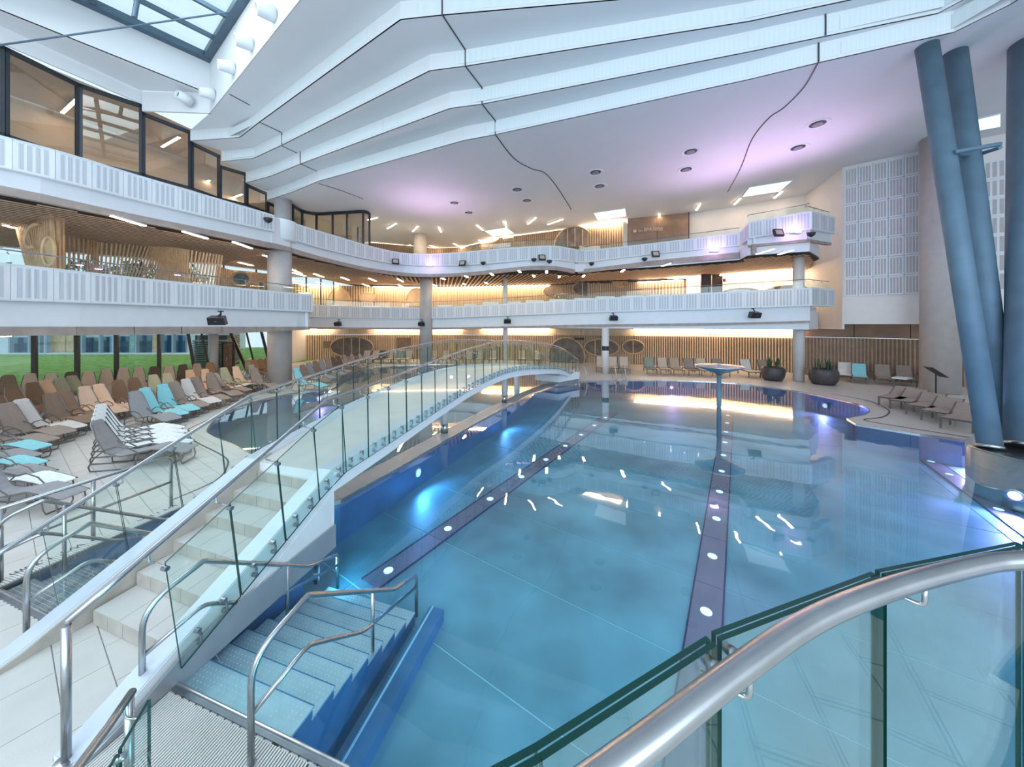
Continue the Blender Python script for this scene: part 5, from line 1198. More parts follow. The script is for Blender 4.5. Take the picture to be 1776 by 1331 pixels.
# ------------------------------------------------------------------ ground floor glazing at the left and the outdoors
wl = [(-27.5, 9.0), (-22.0, 16.0), (-21.3, 17.0), (-20.6, 18.4), (-19.4, 20.5), (-18.2, 23.0), (-17.0, 26.5), (-16.6, 31.0)]
gw = thing('window_wall', 'full height ground floor window wall with bronze mullions', 'window wall'); gw['kind'] = 'structure'
ZW = ZL1b-0.05
def pos_on(px, pts):   # point of plan polyline seen at image column px
    k = (px-CX)/F
    for a, b in zip(pts, pts[1:]):
        fa, fb = a[0]-k*a[1], b[0]-k*b[1]
        if fa*fb <= 0:
            t = fa/(fa-fb); return (a[0]+(b[0]-a[0])*t, a[1]+(b[1]-a[1])*t)
    return pts[-1]
cols = [-160, -60, 60, 134, 202, 276]
prev = None
for px in cols:
    p = pos_on(px, wl) if px > -150 else wl[0]
    MB().box((p[0], p[1], ZW/2), (0.13, 0.2, ZW), rz=0.5).build('mullion', M_brownframe, gw)
    if prev:
        a, b = Vector(prev), Vector(p); d = (b-a).normalized(); n = Vector((-d.y, d.x))*0.012; a = a+d*.08; b = b-d*.08
        MB().hexa([(a.x, a.y, .22), (b.x, b.y, .22), (b.x+n.x, b.y+n.y, .22), (a.x+n.x, a.y+n.y, .22)], [(a.x, a.y, ZW-.02), (b.x, b.y, ZW-.02), (b.x+n.x, b.y+n.y, ZW-.02), (a.x+n.x, a.y+n.y, ZW-.02)]).build('pane', M_gl, gw)
        MB().hexa([(a.x, a.y, .0), (b.x, b.y, .0), (b.x+n.x*8, b.y+n.y*8, .0), (a.x+n.x*8, a.y+n.y*8, .0)], [(a.x, a.y, .2), (b.x, b.y, .2), (b.x+n.x*8, b.y+n.y*8, .2), (a.x+n.x*8, a.y+n.y*8, .2)]).build('sill', M_frame, gw)
    prev = p
sw = thing('slanting_window_wall', 'window wall with slanting dark posts beside the round columns', 'window wall'); sw['kind'] = 'structure'
posts = [(325, 340, 16), (348, 366, 10), (372, 384, 8), (398, 430, 16), (426, 444, 10), (452, 470, 16), (484, 500, 10)]
prev = None
for k, (pt_, pb_, w) in enumerate(posts):
    a = Vector((*pos_on(pt_, wl), ZW)); bq = pos_on(pb_, wl); b = Vector((bq[0], bq[1], 0.0)); d = (b-a).normalized()
    MB().tube([a, b], 0.11 if w > 12 else 0.07, 4).build('slanting_post', M_brownframe, sw)
    if prev:
        v = [prev[1], b, a, prev[0]]; n = Vector((0.012, -0.008, 0)); MB().hexa([x-n for x in v], [x+n for x in v]).build('pane', M_gl, sw)
    prev = (a, b)
# warm reddish door seen between slanting posts
doorway(386, 406, 594, 0.0, 21.9, 'small wooden glazed door behind the slim column', mat('door_wood', (0.28, 0.15, 0.09), 0.4, var=0.2), M_frame)
# lawn with rise and paved strip
lawn = bpy.data.meshes.new('lawn'); NX, NY = 36, 24; vs = []; fs = []
for j in range(NY+1):
    for i in range(NX+1):
        x = -75+60*i/NX; y = 6+34*j/NY
        dd = -(x+20.5)*0.9+(y-17)*0.35            # distance outside the glazing
        z = 0.0+0.42*max(0, min(1, (dd-1)/10))**0.8
        if (x > -23 and y < 18): z = min(z, -0.05)
        if x > -17.4: z = -0.05
        vs.append((x, y, z-0.03))
for j in range(NY):
    for i in range(NX):
        a = j*(NX+1)+i; fs.append((a, a+1, a+NX+2, a+NX+1))
lawn.from_pydata(vs, [], fs); lawn.materials.append(M_grass); lo = bpy.data.objects.new('lawn', lawn); COL.objects.link(lo); lo.location = (-1.0, 3.0, 0.02)
tag(lo, 'short green lawn rising outside the ground floor windows', 'lawn', kind='stuff')
# building across the lawn
bh = thing('neighbour_building', 'pale blue glazed building across the lawn', 'building')
Mfb = mat('facade_blue_frame', (0.30, 0.42, 0.52), 0.5, var=0.05); Mfp = mat('facade_pale', (0.62, 0.72, 0.78), 0.6, var=0.06); Mft = mat('facade_tan', (0.62, 0.44, 0.26), 0.6, var=0.12)
Y0 = 33.0
A_, B_ = P(-220, 563, Y0), P(345, 563, Y0+3)
MB().box(((A_[0]+B_[0])/2, Y0+5, 2.0), (B_[0]-A_[0]+2, 6, 7.0)).build('facade_wall', Mfp, bh)
for (x0, x1, y0, y1, m_) in [(22, 46, 586, 626, M_gl_b), (50, 62, 586, 626, Mft), (86, 112, 582, 618, Mft), (114, 126, 582, 617, Mft), (80, 85, 582, 620, M_gl_b), (146, 158, 586, 618, M_gl_b), (159, 170, 586, 618, M_gl_b), (172, 188, 585, 617, M_gl_b), (206, 222, 584, 617, M_gl_b), (224, 232, 582, 616, mat('facade_teal', (0.25, 0.45, 0.45), 0.4, var=0.2)), (240, 262, 582, 616, M_gl_b), (264, 276, 582, 616, Mft), (280, 296, 582, 615, M_gl_b), (300, 320, 582, 614, M_gl_b)]:
    a, b = P(x0, y0, Y0+1.8), P(x1, y1, Y0+1.8)
    w_ = MB(); w_.box(((a[0]+b[0])/2, Y0+1.95, (a[2]+b[2])/2), (b[0]-a[0]+.14, 0.1, a[2]-b[2]+.14)); fo = w_.build('window', Mfb, bh)
    MB().box(((a[0]+b[0])/2, Y0+1.87, (a[2]+b[2])/2), (b[0]-a[0], 0.06, a[2]-b[2])).build('pane', m_, fo)
for x0 in (14, 48, 66, 78, 130, 140, 171, 196, 234, 278, 298):
    a = P(x0, 583, Y0+1.3); MB().box((a[0], Y0+1.5, 2.2), (0.16, 0.3, 4.6)).build('facade_post', Mfb, bh)
a = P(-200, 628, Y0); b = P(340, 617, Y0)
MB().box(((a[0]+b[0])/2, Y0+1.2, -0.02), (b[0]-a[0], 2.6, 0.9)).build('plinth', Mfp, bh)
lv = thing('louvre_unit', 'grey louvred technical box outside the slanting windows', 'louvre box')
lp = P(345, 640, 24.5); Mlv = mat('louvre_grey', (0.25, 0.30, 0.32), 0.5, 0.3, var=0.05)
for k in range(14): MB().box((lp[0], lp[1]+1.5, 0.25+k*0.16), (2.2, 1.8, 0.07), R=Matrix.Rotation(0.15, 3, 'Z') @ Matrix.Rotation(0.3, 3, 'X')).build('louvre', Mlv, lv)
MB().box((lp[0], lp[1]+1.6, 1.35), (2.1, 1.5, 2.3), rz=0.15).build('housing', M_frame, lv)
# level 1 left: outside trees and glazing, slatted sculptures
def tree(x, y, z, h, r, label, seed):
    t = thing('tree', label, 'tree', None); rnd = random.Random(seed)
    MB().tube([(x, y, z), (x+0.1, y, z+h*0.5), (x, y, z+h*0.9)], [0.25, 0.18, 0.06], 6).build('trunk', M_woodb, t)
    g = MB()
    for k in range(420):
        a = rnd.uniform(0, 2*PI); e = rnd.uniform(-1, 1); rr = r*rnd.uniform(0.45, 1)**0.5*(1-0.15*rnd.random())
        c = Vector((x+rr*math.cos(a)*math.sqrt(1-e*e), y+rr*math.sin(a)*math.sqrt(1-e*e), z+h*0.66+rr*e*1.15)); s = rnd.uniform(.3, .6)
        u = Vector((rnd.uniform(-1, 1), rnd.uniform(-1, 1), rnd.uniform(-1, 1))).normalized(); v = u.cross(Vector((0.3, 0.5, 0.8))).normalized()
        g.add([c+u*s, c+v*s*0.6, c-u*s, c-v*s*0.6], [(0, 1, 2, 3)])
    stuff(g.build('crown', mat('tree_leaf', (0.08, 0.13, 0.08), 0.8, var=0.4, scale=1.0), t))
for k, (px, h_, rr, lb) in enumerate([(-8, 14.5, 3.2, 'leftmost dark green tree beyond the neighbouring building'), (28, 13.4, 2.4, 'slender tree second from the left beyond the building'), (58, 14.0, 2.6, 'bushy tree behind the slatted drum'), (150, 15.0, 3.0, 'tree behind the left part of the slatted screen'), (235, 14.6, 3.2, 'tree behind the middle of the slatted screen'), (320, 13.6, 3.0, 'tree behind the right part of the slatted screen')]):
    tree((px-CX)/F*46, 46, -1.0, h_, rr, lb, k)
uw = thing('gallery_window_wall', 'tall glazing with dark mullions at the back of the lower left gallery', 'window wall'); uw['kind'] = 'structure'
ul = [(-30, 12.5), (-26.0, 16.5), (-22.5, 19.5), (-19.0, 22.0), (-16.5, 26.5), (-16.2, 31)]
q = resample(ul, 1.9)
for i, p in enumerate(q):
    MB().box((p[0], p[1], (ZL1+H+3.9)/2), (0.08, 0.12, 3.15), rz=0.8).build('mullion', M_frame, uw)
    if i: 
        a, b = Vector(q[i-1]), Vector(p); d = (b-a).normalized(); n = Vector((-d.y, d.x))*0.012
        MB().hexa([(a.x, a.y, ZL1), (b.x, b.y, ZL1), (b.x+n.x, b.y+n.y, ZL1), (a.x+n.x, a.y+n.y, ZL1)], [(a.x, a.y, H+3.9), (b.x, b.y, H+3.9), (b.x+n.x, b.y+n.y, H+3.9), (a.x+n.x, a.y+n.y, H+3.9)]).build('pane', M_gl, uw)
def slat_screen(top, bot, w, d, label, m=M_wood, n=None, pitch=0.16, skip=None, cat='slat screen'):
    t = thing('slatted_screen', label, cat); n = n or int(arclen(top)[-1]/pitch); St, Sb = arclen(top), arclen(bot)
    for k in range(n+1):
        a = Vector(at(top, St[-1]*k/n, St)); b = Vector(at(bot, Sb[-1]*k/n, Sb)); a2 = Vector(at(top, min(St[-1], St[-1]*k/n+0.02), St)); a1 = Vector(at(top, max(0, St[-1]*k/n-0.02), St))
        tn = (a2-a1); tn.z = 0; tn = tn.normalized() if tn.length > 1e-6 else Vector((1, 0, 0)); nr = Vector((tn.y, -tn.x, 0)); u = tn*w/2; v = nr*d/2
        m_ = a.lerp(b, 0.5)+nr*0.0
        MB().hexa([b-u-v, b+u-v, b+u+v, b-u+v], [a-u-v, a+u-v, a+u+v, a-u+v]).build('slat', m, t)
    return t
scr_t = catmull([P(112, 408, 14.6), P(150, 414, 15.2), P(180, 421, 15.3), P(225, 424, 16), P(262, 428, 16.6), P(300, 429, 16.2), P(322, 433, 15.8), P(345, 437, 16), P(385, 443, 17.0)], 5)
scr_b = catmull([P(112, 470, 14.6), P(150, 474, 15.2), P(180, 480, 15.3), P(225, 486, 16.4), P(262, 492, 17.2), P(300, 497, 17.2), P(322, 500, 16.9), P(345, 503, 16.8), P(376, 506, 17.4)], 5)
slat_screen(scr_t, scr_b, 0.05, 0.07, 'long wavy screen of upright light wooden slats on the lower left gallery', n=50)
drum_t = catmull([P(28, 388, 13.4), P(48, 390, 12.9), P(60, 391, 12.8), P(74, 373, 12.5), P(90, 371, 12.3), P(108, 371, 12.6)], 6)
drum_b = catmull([P(50, 470, 13.2), P(58, 472, 12.9), P(66, 473, 12.8), P(76, 473, 12.5), P(90, 473, 12.3), P(108, 473, 12.6)], 6)
slat_screen(drum_t, drum_b, 0.055, 0.10, 'flaring drum of light wooden slats hanging at the left of the gallery', n=20)
c = Vector(P(84, 436, 12.0)); t = thing('oval_opening', 'tilted oval wooden ring in the slatted drum', 'opening')
pts = [c+Vector((0.22*math.cos(a), 0.0, 0.5*math.sin(a)))+Vector((0.25*math.sin(a)*0.0, 0, 0)) for a in [2*PI*k/24 for k in range(25)]]
MB().tube(pts, 0.05, 6).build('rim', M_wood, t)
MB().add([(p.x, p.y+0.03, p.z) for p in pts[:-1]]+[(p.x, p.y+0.06, p.z) for p in pts[:-1]], [tuple(range(24)), tuple(range(47, 23, -1))]).build('pane', mat('amber_pane', (0.5, 0.36, 0.2), 0.4, var=0.1), t)
c = Vector(P(58, 409, 12.4)); pts = [c+Vector((0.3*math.cos(a)+0.12*math.sin(a), 0.0, 0.42*math.sin(a))) for a in [PI*(0.35+1.3*k/16) for k in range(17)]]
tag(MB().tube(pts, 0.06, 6).build('wooden_hoop', M_wood), 'curved wooden hoop above the slatted drum', 'hoop')
rt = catmull([P(378, 461, 20), P(400, 468, 20.5), P(425, 470, 21), P(470, 476, 22)], 5); rb = catmull([P(376, 515, 20), P(400, 515, 20.5), P(425, 515, 21), P(470, 515, 22)], 5)
slat_screen(rt, rb, 0.09, 0.06, 'light slatted panel with eye shaped holes beside the round column', n=26)
struct(curtain([(p[0], p[1]+0.08) for p in rt], (ZL1, H+3.0), 'wall_gallery_side', M_woodp, 0.05), 'wood panel behind the eye shaped holes')
opening(418, 484, 20.2, 0.55, 0.4, 'eye shaped glazed hole near the round column', mat('grey_green_glass', (0.16, 0.2, 0.2), 0.2, var=0.4, scale=3)); opening(453, 496, 21.0, 0.2, 0.28, 'small pointed oval hole beside the eye shaped one', mat('grey_green_glass', (0.16, 0.2, 0.2), 0.2, var=0.4, scale=3))
# light bars in the slatted soffit
SL = [((8, 391), (27, 396), 12.3, 'at the far left end'), ((194, 375), (251, 392), 0, 'longest, near left'), ((318, 402), (359, 414), 0, 'second from the left'), ((405, 420), (436, 431), 0, 'third from the left'), ((414, 455), (438, 461), 0, 'low behind the third'), ((457, 443), (467, 446), 0, 'close left of the round column'), ((505, 467), (523, 475), 0, 'first right of the round column'), ((507, 473), (530, 479), 0, 'doubled right of the round column'), ((545, 475), (561, 481), 0, 'second right of the column'), ((549, 489), (563, 493), 0, 'low right of the column'), ((592, 481), (605, 486), 0, 'third right of the column'), ((629, 493), (640, 497), 0, 'low in the middle'), ((640, 483), (652, 488), 0, 'fourth right of the column'), ((690, 484), (699, 489), 0, 'left of the round grey column'), ((691, 494), (699, 498), 0, 'low left of the round grey column')]
for k, (a, b, yy, lb) in enumerate(SL): linlight((*K(*a, 3.74), H+3.74), (*K(*b, 3.74), H+3.74), 'warm light bar under the slatted soffit, '+lb, 'light bars under the slatted soffit', 0.13)
SR = [(754, 495), (769, 484), (809, 480), (805, 493), (843, 491), (853, 476), (901, 471), (926, 479), (948, 472), (970, 480), (1012, 479), (1080, 470)]
for k, (x, y) in enumerate(SR):
    a = K(x, y, 3.74); linlight((a[0]-0.05, a[1]-0.45, H+3.74), (a[0]+0.05, a[1]+0.45, H+3.74), 'short warm light bar between the spaced slats, %s from the grey column' % ['first', 'second', 'third', 'fourth', 'fifth', 'sixth', 'seventh', 'eighth', 'ninth', 'tenth', 'eleventh', 'twelfth'][k], 'short bars in the spaced soffit', 0.16)
for a, b, lb in (((1148, 462), (1163, 457), 'left of the dark gallery door'), ((1312, 441), (1342, 432), 'left under the projecting balcony'), ((1350, 442), (1375, 434), 'right under the projecting balcony')):
    linlight((*K(*a, 3.86), H+3.86), (*K(*b, 3.86), H+3.86), 'warm light bar '+lb, 'light bars under the projecting balcony', 0.1)
for k, (x0, y0, x1, y1) in enumerate([(-40, 690, 35, 660), (75, 652, 118, 640), (160, 647, 190, 635), (215, 645, 248, 632)]):
    pass
# light bars in the white ground floor ceiling (mirrored in the windows)
for k, (x, y) in enumerate([(-16.5, 10.5), (-15.3, 12.8), (-14.4, 15.0), (-13.8, 17.2)]):
    linlight((x-0.75, y-0.2, ZL1b-0.09), (x+0.75, y+0.2, ZL1b-0.09), 'light bar in the ground floor ceiling, %s from the front' % ['first', 'second', 'third', 'fourth'][k], 'ground floor ceiling bars', 0.12)

# curved glass box on the upper gallery
gb = thing('glass_box', 'curved dark framed glass box on the upper gallery', 'glass box')
gp = [(508, 26.0), (524, 27.3), (549, 28.0), (577, 27.8), (602, 27.6), (630, 27.4), (641, 27.9)]
gpp = [((px-CX)/F*Y, Y) for px, Y in gp]; fine = catmull(gpp, 4)
curtain(fine, (H+8.95, H+9.18), 'head_frame', M_frame, 0.1, gb)
for k, p in enumerate(gpp): MB().box((p[0], p[1], (ZL2+H+9.1)/2), (0.13, 0.13, H+9.1-ZL2)).build('mullion', M_frame, gb)
for k in range(6):
    a, b = Vector(gpp[k]), Vector(gpp[k+1]); d = (b-a).normalized(); n = Vector((-d.y, d.x))*0.012; a = a+d*.07; b = b-d*.07
    MB().hexa([(a.x, a.y, ZL2), (b.x, b.y, ZL2), (b.x+n.x, b.y+n.y, ZL2), (a.x+n.x, a.y+n.y, ZL2)], [(a.x, a.y, H+8.96), (b.x, b.y, H+8.96), (b.x+n.x, b.y+n.y, H+8.96), (a.x+n.x, a.y+n.y, H+8.96)]).build('pane', M_gl_t, gb)
MB().box((gpp[5][0]-0.9, 29.5, (ZL2+H+8.6)/2), (0.12, 0.12, H+8.6-ZL2)).build('inner_mullion', M_frame, gb); MB().box((gpp[4][0]-0.3, 30.2, (ZL2+H+8.6)/2), (0.12, 0.12, H+8.6-ZL2)).build('inner_mullion', M_frame, gb)
struct(curtain(kw([(504, 29.3), (514, 30), (530, 31.6)]), (0, ZC0), 'wall_white_nook', M_wallw, 0.1), 'white wall nook right of the round grey column')
struct(curtain(kw([(480, 33), (560, 34), (632, 36)]), (ZL2, H+9.15), 'wall_glass_box', M_tan, 0.1), 'tan wall seen through the curved glass box')

# ------------------------------------------------------------------ loudspeakers, floodlights
def speaker(px, py, Y, s, label, yaw=0.0):
    c = Vector(P(px, py, Y)); t = thing('loudspeaker', label, 'loudspeaker', 'black loudspeakers under the lower balcony')
    R = Matrix.Rotation(yaw, 3, 'Z') @ Matrix.Rotation(0.25, 3, 'X')
    g = MB(); vs = [(-.5, .28, -.32), (.5, .28, -.32), (.42, .28, .3), (-.42, .28, .3), (-.5, -.2, -.3), (.5, -.2, -.3), (.48, -.32, .26), (-.48, -.32, .26)]
    g.add([c+R @ (Vector(v)*s) for v in vs], [(0,3,2,1), (4,5,6,7), (0,1,5,4), (1,2,6,5), (2,3,7,6), (3,0,4,7)]); g.build('cabinet', M_blk, t)
    g = MB(); g.add([c+R @ (Vector(v)*s) for v in [(-.06, -.33, -.03), (.1, -.33, -.03), (.1, -.35, .02), (-.06, -.35, .02)]], [(0, 1, 2, 3)]); g.build('badge', M_steel, t)
    g = MB(); tp_ = c+Vector((0, 0.15, 0.62*s)); g.tube([c+R @ Vector((0, 0, .25*s)), c+Vector((0.05, 0.1, 0.45*s)), tp_], 0.06*s, 6); g.box(tuple(tp_+Vector((0, 0, 0.02))), (0.28*s, 0.2*s, 0.08*s)); g.build('mounting_arm', M_blk, t)
speaker(377, 556, 13.4, 0.55, 'large black loudspeaker under the left balcony', 0.35)
speaker(586, 562, 26.3, 0.5, 'black loudspeaker under the far balcony, leftmost'); speaker(731, 562, 28.0, 0.52, 'black loudspeaker under the far balcony by the grey column'); speaker(880, 557.5, 26.3, 0.54, 'black loudspeaker under the far balcony above the bridge')
speaker(1064, 552, 22.6, 0.52, 'black loudspeaker under the far balcony near the slim column'); speaker(1309, 546.5, 19.0, 0.55, 'black loudspeaker under the far balcony, rightmost')
def flood(px, py, Y, label, lens=mat('flood_lens', (0.5, 0.42, 0.34), 0.3, var=0), yaw=0.0, s=1.0):
    c = Vector(P(px, py, Y)); t = thing('floodlight', label, 'floodlight', 'small floodlights on the upper balcony')
    R = Matrix.Rotation(yaw, 3, 'Z') @ Matrix.Rotation(-0.35, 3, 'X')
    MB().box(tuple(c), (0.5*s, 0.12, 0.42*s), R=R).build('housing', M_blk, t); MB().box(tuple(c+R @ Vector((0, -0.065, 0))), (0.36*s, 0.02, 0.28*s), R=R).build('lens', lens, t)
    MB().tube([c+Vector((0, 0.05, 0)), c+Vector((0, 0.35, 0.05))], 0.04, 6).build('arm', M_blk, t)
for px, py, Y, lb, yw in [(686, 454, 25.8, 'floodlight left of the violet lamp', 0.5), (802, 457, 26.0, 'floodlight right of the violet lamp', -0.3), (940, 447, 24.6, 'floodlight on the crest of the wave balcony', 0.2), (1137, 441, 23.1, 'floodlight on the straight upper balcony', 0), (1350, 404, 18.7, 'floodlight on the projecting right balcony', 0)]: flood(px, py, Y, lb, yaw=yw)
def smallcam(px, py, Y, label):
    c = Vector(P(px, py, Y)); t = thing('small_projector', label, 'projector', 'small black dome devices on the upper balcony'); g = MB(); g.lathe([(0.05, -0.22), (0.17, -0.12), (0.2, 0.0), (0.1, 0.04)], tuple(c), 14); g.build('dome', M_blk, t); MB().tube([c, c+Vector((0, 0.3, 0.08))], 0.03, 5).build('arm', M_blk, t)
for px, py, Y, lb in [(838, 455, 25.6, 'dome device between the floodlights'), (926, 449, 24.7, 'dome device left of the crest floodlight'), (953, 452, 24.6, 'dome device right of the crest floodlight'), (1026, 456, 25.0, 'dome device at the balcony corner'), (1118, 448, 23.4, 'dome device left of the straight balcony floodlight'), (1407, 404, 18.3, 'dome device at the projecting balcony corner'), (465, 379, 16.6, 'dome device beside the round column collar')]: smallcam(px, py, Y, lb)
def vlamp(px, py, Y, label, aim, e):
    c = Vector(P(px, py, Y)); t = thing('violet_lamp', label, 'lamp', 'violet uplights on the upper balcony')
    g = MB(); g.lathe([(0.02, -0.05), (0.2, -0.03), (0.24, 0.04), (0.02, 0.05)], tuple(c), 16); g.build('lens', M_ledp, t); MB().box((c.x, c.y+0.02, c.z-0.1), (0.5, 0.3, 0.06)).build('bracket', M_white, t)
    lamp('violet_uplight', 'SPOT', (c.x, c.y-0.8, c.z+0.12), e*0.5, (0.86, 0.56, 0.92), 0.12, aim=aim, spot=2.4, blend=1.0)
vlamp(745, 459.5, 26.4, 'glowing violet uplight under the wave balcony', (-5.5, 24.6, 14), 1100)
vlamp(1239, 434, 21.3, 'glowing violet uplight on the straight upper balcony', (10.5, 19.0, 14), 1000)
vlamp(1381, 401.5, 18.4, 'glowing violet uplight on the projecting right balcony', (12.8, 16.5, 14), 900)

# ------------------------------------------------------------------ loungers
def ribbon(prof, widths, th=0.018, n=5, sag=0.0):
    g = MB(); vs = []; k = len(prof)
    for i, (x, z) in enumerate(prof):
        a = prof[max(i-1, 0)]; b = prof[min(i+1, k-1)]; L = math.hypot(b[0]-a[0], b[1]-a[1]); nx, nz = -(b[1]-a[1])/L, (b[0]-a[0])/L
        for s in (0, 1):
            for j in range(n):
                u = j/(n-1)*2-1; vs.append((x-nx*th*s, u*widths[i]/2, z-nz*th*s-sag*(1-u*u)))
    fs = []
    def id_(i, s, j): return i*2*n+s*n+j
    for i in range(k-1):
        for j in range(n-1):
            fs.append((id_(i,0,j), id_(i+1,0,j), id_(i+1,0,j+1), id_(i,0,j+1))); fs.append((id_(i,1,j), id_(i,1,j+1), id_(i+1,1,j+1), id_(i+1,1,j)))
        fs.append((id_(i,0,0), id_(i,1,0), id_(i+1,1,0), id_(i+1,0,0))); fs.append((id_(i,0,n-1), id_(i+1,0,n-1), id_(i+1,1,n-1), id_(i,1,n-1)))
    for i in (0, k-1):
        for j in range(n-1): fs.append((id_(i,0,j), id_(i,0,j+1), id_(i,1,j+1), id_(i,1,j)))
    g.add(vs, fs); return g
def proto_curved():
    t = thing('sun_lounger', 'x', 'lounger')
    back = [(-0.875, 1.10), (-0.865, 1.07), (-0.83, 0.98), (-0.73, 0.76), (-0.62, 0.54), (-0.52, 0.40), (-0.43, 0.33)]
    ribbon(back, [0.20, 0.30, 0.36, 0.40, 0.46, 0.49, 0.50]).build('backrest', LMAT['beige'], t, smooth=False)
    seat = [(-0.43, 0.33), (-0.25, 0.31), (0.05, 0.36), (0.30, 0.42), (0.42, 0.42), (0.65, 0.37), (0.92, 0.30), (0.96, 0.28)]
    ribbon(seat, [0.50]*7+[0.44]).build('seat', LMAT['beige'], t)
    for s in (-1, 1):
        y = s*0.265
        MB().tube([(-0.84, s*0.16, 1.03), (-0.73, s*0.215, 0.75), (-0.54, s*0.25, 0.40), (-0.25, y, 0.295), (0.05, y, 0.345), (0.36, y, 0.41), (0.65, y, 0.36), (0.95, y, 0.28)], 0.013, 5).build('side_rail', M_tube, t)
        MB().tube([(0.12, s*0.28, 0.34), (-0.05, s*0.30, 0.47), (-0.28, s*0.31, 0.54), (-0.5, s*0.31, 0.48), (-0.70, s*0.30, 0.30), (-0.80, s*0.29, 0.12), (-0.78, s*0.28, 0.02), (-0.6, s*0.28, 0.013), (-0.1, s*0.28, 0.013), (0.02, s*0.28, 0.06), (0.10, s*0.27, 0.33)], 0.014, 5).build('armrest', M_tube, t)
    MB().tube([(0.86, -0.25, 0.31), (0.90, -0.25, 0.10), (0.90, -0.21, 0.014), (0.90, 0.21, 0.014), (0.90, 0.25, 0.10), (0.86, 0.25, 0.31)], 0.014, 5).build('leg', M_tube, t)
    MB().tube([(0.60, -0.25, 0.36), (0.66, -0.25, 0.10), (0.66, -0.21, 0.014), (0.66, 0.21, 0.014), (0.66, 0.25, 0.10), (0.60, 0.25, 0.36)], 0.012, 5).build('leg', M_tube, t)
    return t
def proto_square(ang=0.9):
    t = thing('sun_lounger', 'x', 'lounger'); Mf = mat('square_frame', (0.14, 0.13, 0.13), 0.45, 0.3, var=0.05)
    L, w = 1.9, 0.66; hx = -0.30
    bx, bz = hx-0.72*math.cos(ang), 0.36+0.72*math.sin(ang)
    ribbon([(bx, bz), ((bx+hx)/2, (0.36+bz)/2), (hx, 0.36)], [w-.08]*3, 0.02).build('backrest', LMAT['beige'], t)
    ribbon([(hx, 0.36), (0.3, 0.36), (L/2, 0.36)], [w-.08]*3, 0.02).build('seat', LMAT['beige'], t)
    for s in (-1, 1):
        y = s*(w/2-.02)
        MB().box((0.02, y, 0.335), (L-.02, 0.04, 0.05)).build('side_rail', Mf, t)
        MB().hexa([(hx-.02, y-.02, .36), (hx+.02, y-.02, .36), (hx+.02, y+.02, .36), (hx-.02, y+.02, .36)], [(bx-.02, y-.02, bz), (bx+.02, y-.02, bz), (bx+.02, y+.02, bz), (bx-.02, y+.02, bz)]).build('back_rail', Mf, t)
        for x in (L/2-0.08, -L/2+0.12): MB().box((x, y, 0.155), (0.05, 0.05, 0.31)).build('leg', Mf, t)
    MB().box((L/2-.02, 0, 0.335), (0.04, w-.04, 0.05)).build('end_rail', Mf, t)
    return t
def place(proto, head, foot, colour, label, group, z=0.0, L=1.95, anchor='foot', tilt=0.0, sc=1.0):
    o = proto.copy(); COL.objects.link(o)
    h, f = Vector(head[:2]), Vector(foot[:2]); d = (f-h).normalized()
    c = f-d*(0.95*sc) if anchor == 'foot' else (h+d*(0.95*sc) if anchor == 'head' else (h+f)/2)
    o.location = (c.x, c.y, z); o.rotation_euler = (0, tilt, math.atan2(d.y, d.x)); o.scale = (sc, sc, sc)
    o['label'] = label; o['group'] = group; o['category'] = 'lounger'
    for ch in proto.children:
        q = ch.copy(); COL.objects.link(q); q.parent = o
        if ch.name.split('.')[0] in ('backrest', 'seat'):
            q.material_slots[0].link = 'OBJECT'; q.material_slots[0].material = LMAT[colour]
    return o
PA, PB, PBf = proto_curved(), proto_square(1.05), proto_square(0.42)
def c6(x, y): return (x/3.552, 550+y/3.552)
ORD = ['first', 'second', 'third', 'fourth', 'fifth', 'sixth', 'seventh', 'eighth', 'ninth', 'tenth', 'eleventh', 'twelfth', 'thirteenth', 'fourteenth', 'fifteenth', 'sixteenth', 'seventeenth', 'eighteenth', 'nineteenth', 'twentieth', 'twentyfirst']
front = [('taupe', (1595, 330), (1700, 468)), ('white', (1505, 340), (1610, 452)), ('taupe', (1390, 355), (1530, 490)), ('taupe', (1315, 365), (1465, 520)), ('taupe', (1215, 385), (1385, 550)), ('white', (1135, 395), (1325, 570)), ('taupe', (1040, 410), (1245, 600)), ('turquoise', (960, 425), (1185, 625)), ('turquoise', (855, 450), (1115, 655)), ('grey', (785, 470), (1065, 687)),
         ('brown', (375, 465), (655, 662)), ('brown', (275, 485), (580, 697)), ('white', (105, 525), (475, 742)), ('taupe', (15, 550), (405, 778)), ('taupe', (-110, 590), (315, 828)), ('turquoise', (-210, 610), (262, 875)), ('grey', (-330, 640), (195, 940)), ('turquoise', (-400, 720), (225, 990)), ('grey', (-420, 770), (275, 1055)), ('bright white', (-500, 830), (390, 1110)), ('grey', (-520, 900), (460, 1190))]
for k, (col_, hd_, ft_) in enumerate(front):
    hp_, fp_ = c6(*hd_), c6(*ft_); h = W(hp_[0], hp_[1], 1.0); f = W(fp_[0], fp_[1], 0.0)
    if k > 13: f0 = Vector(f[:2]); h = (f0.x-1.9, f0.y-0.1+0.02*(k-14))
    nm = '%s curved sun lounger, %s from the round grey column in the poolside row' % (col_, ORD[min(k, 20)]) if k < 19 else ['', '%s curved sun lounger nearest the camera but one at the left edge' % col_, '%s curved sun lounger nearest the camera at the left edge' % col_][k-18]
    lo_ = place(PA, h, f, col_, nm, 'curved loungers in the poolside row')
    if k > 13: lo_.scale = (1, 0.8, 1)
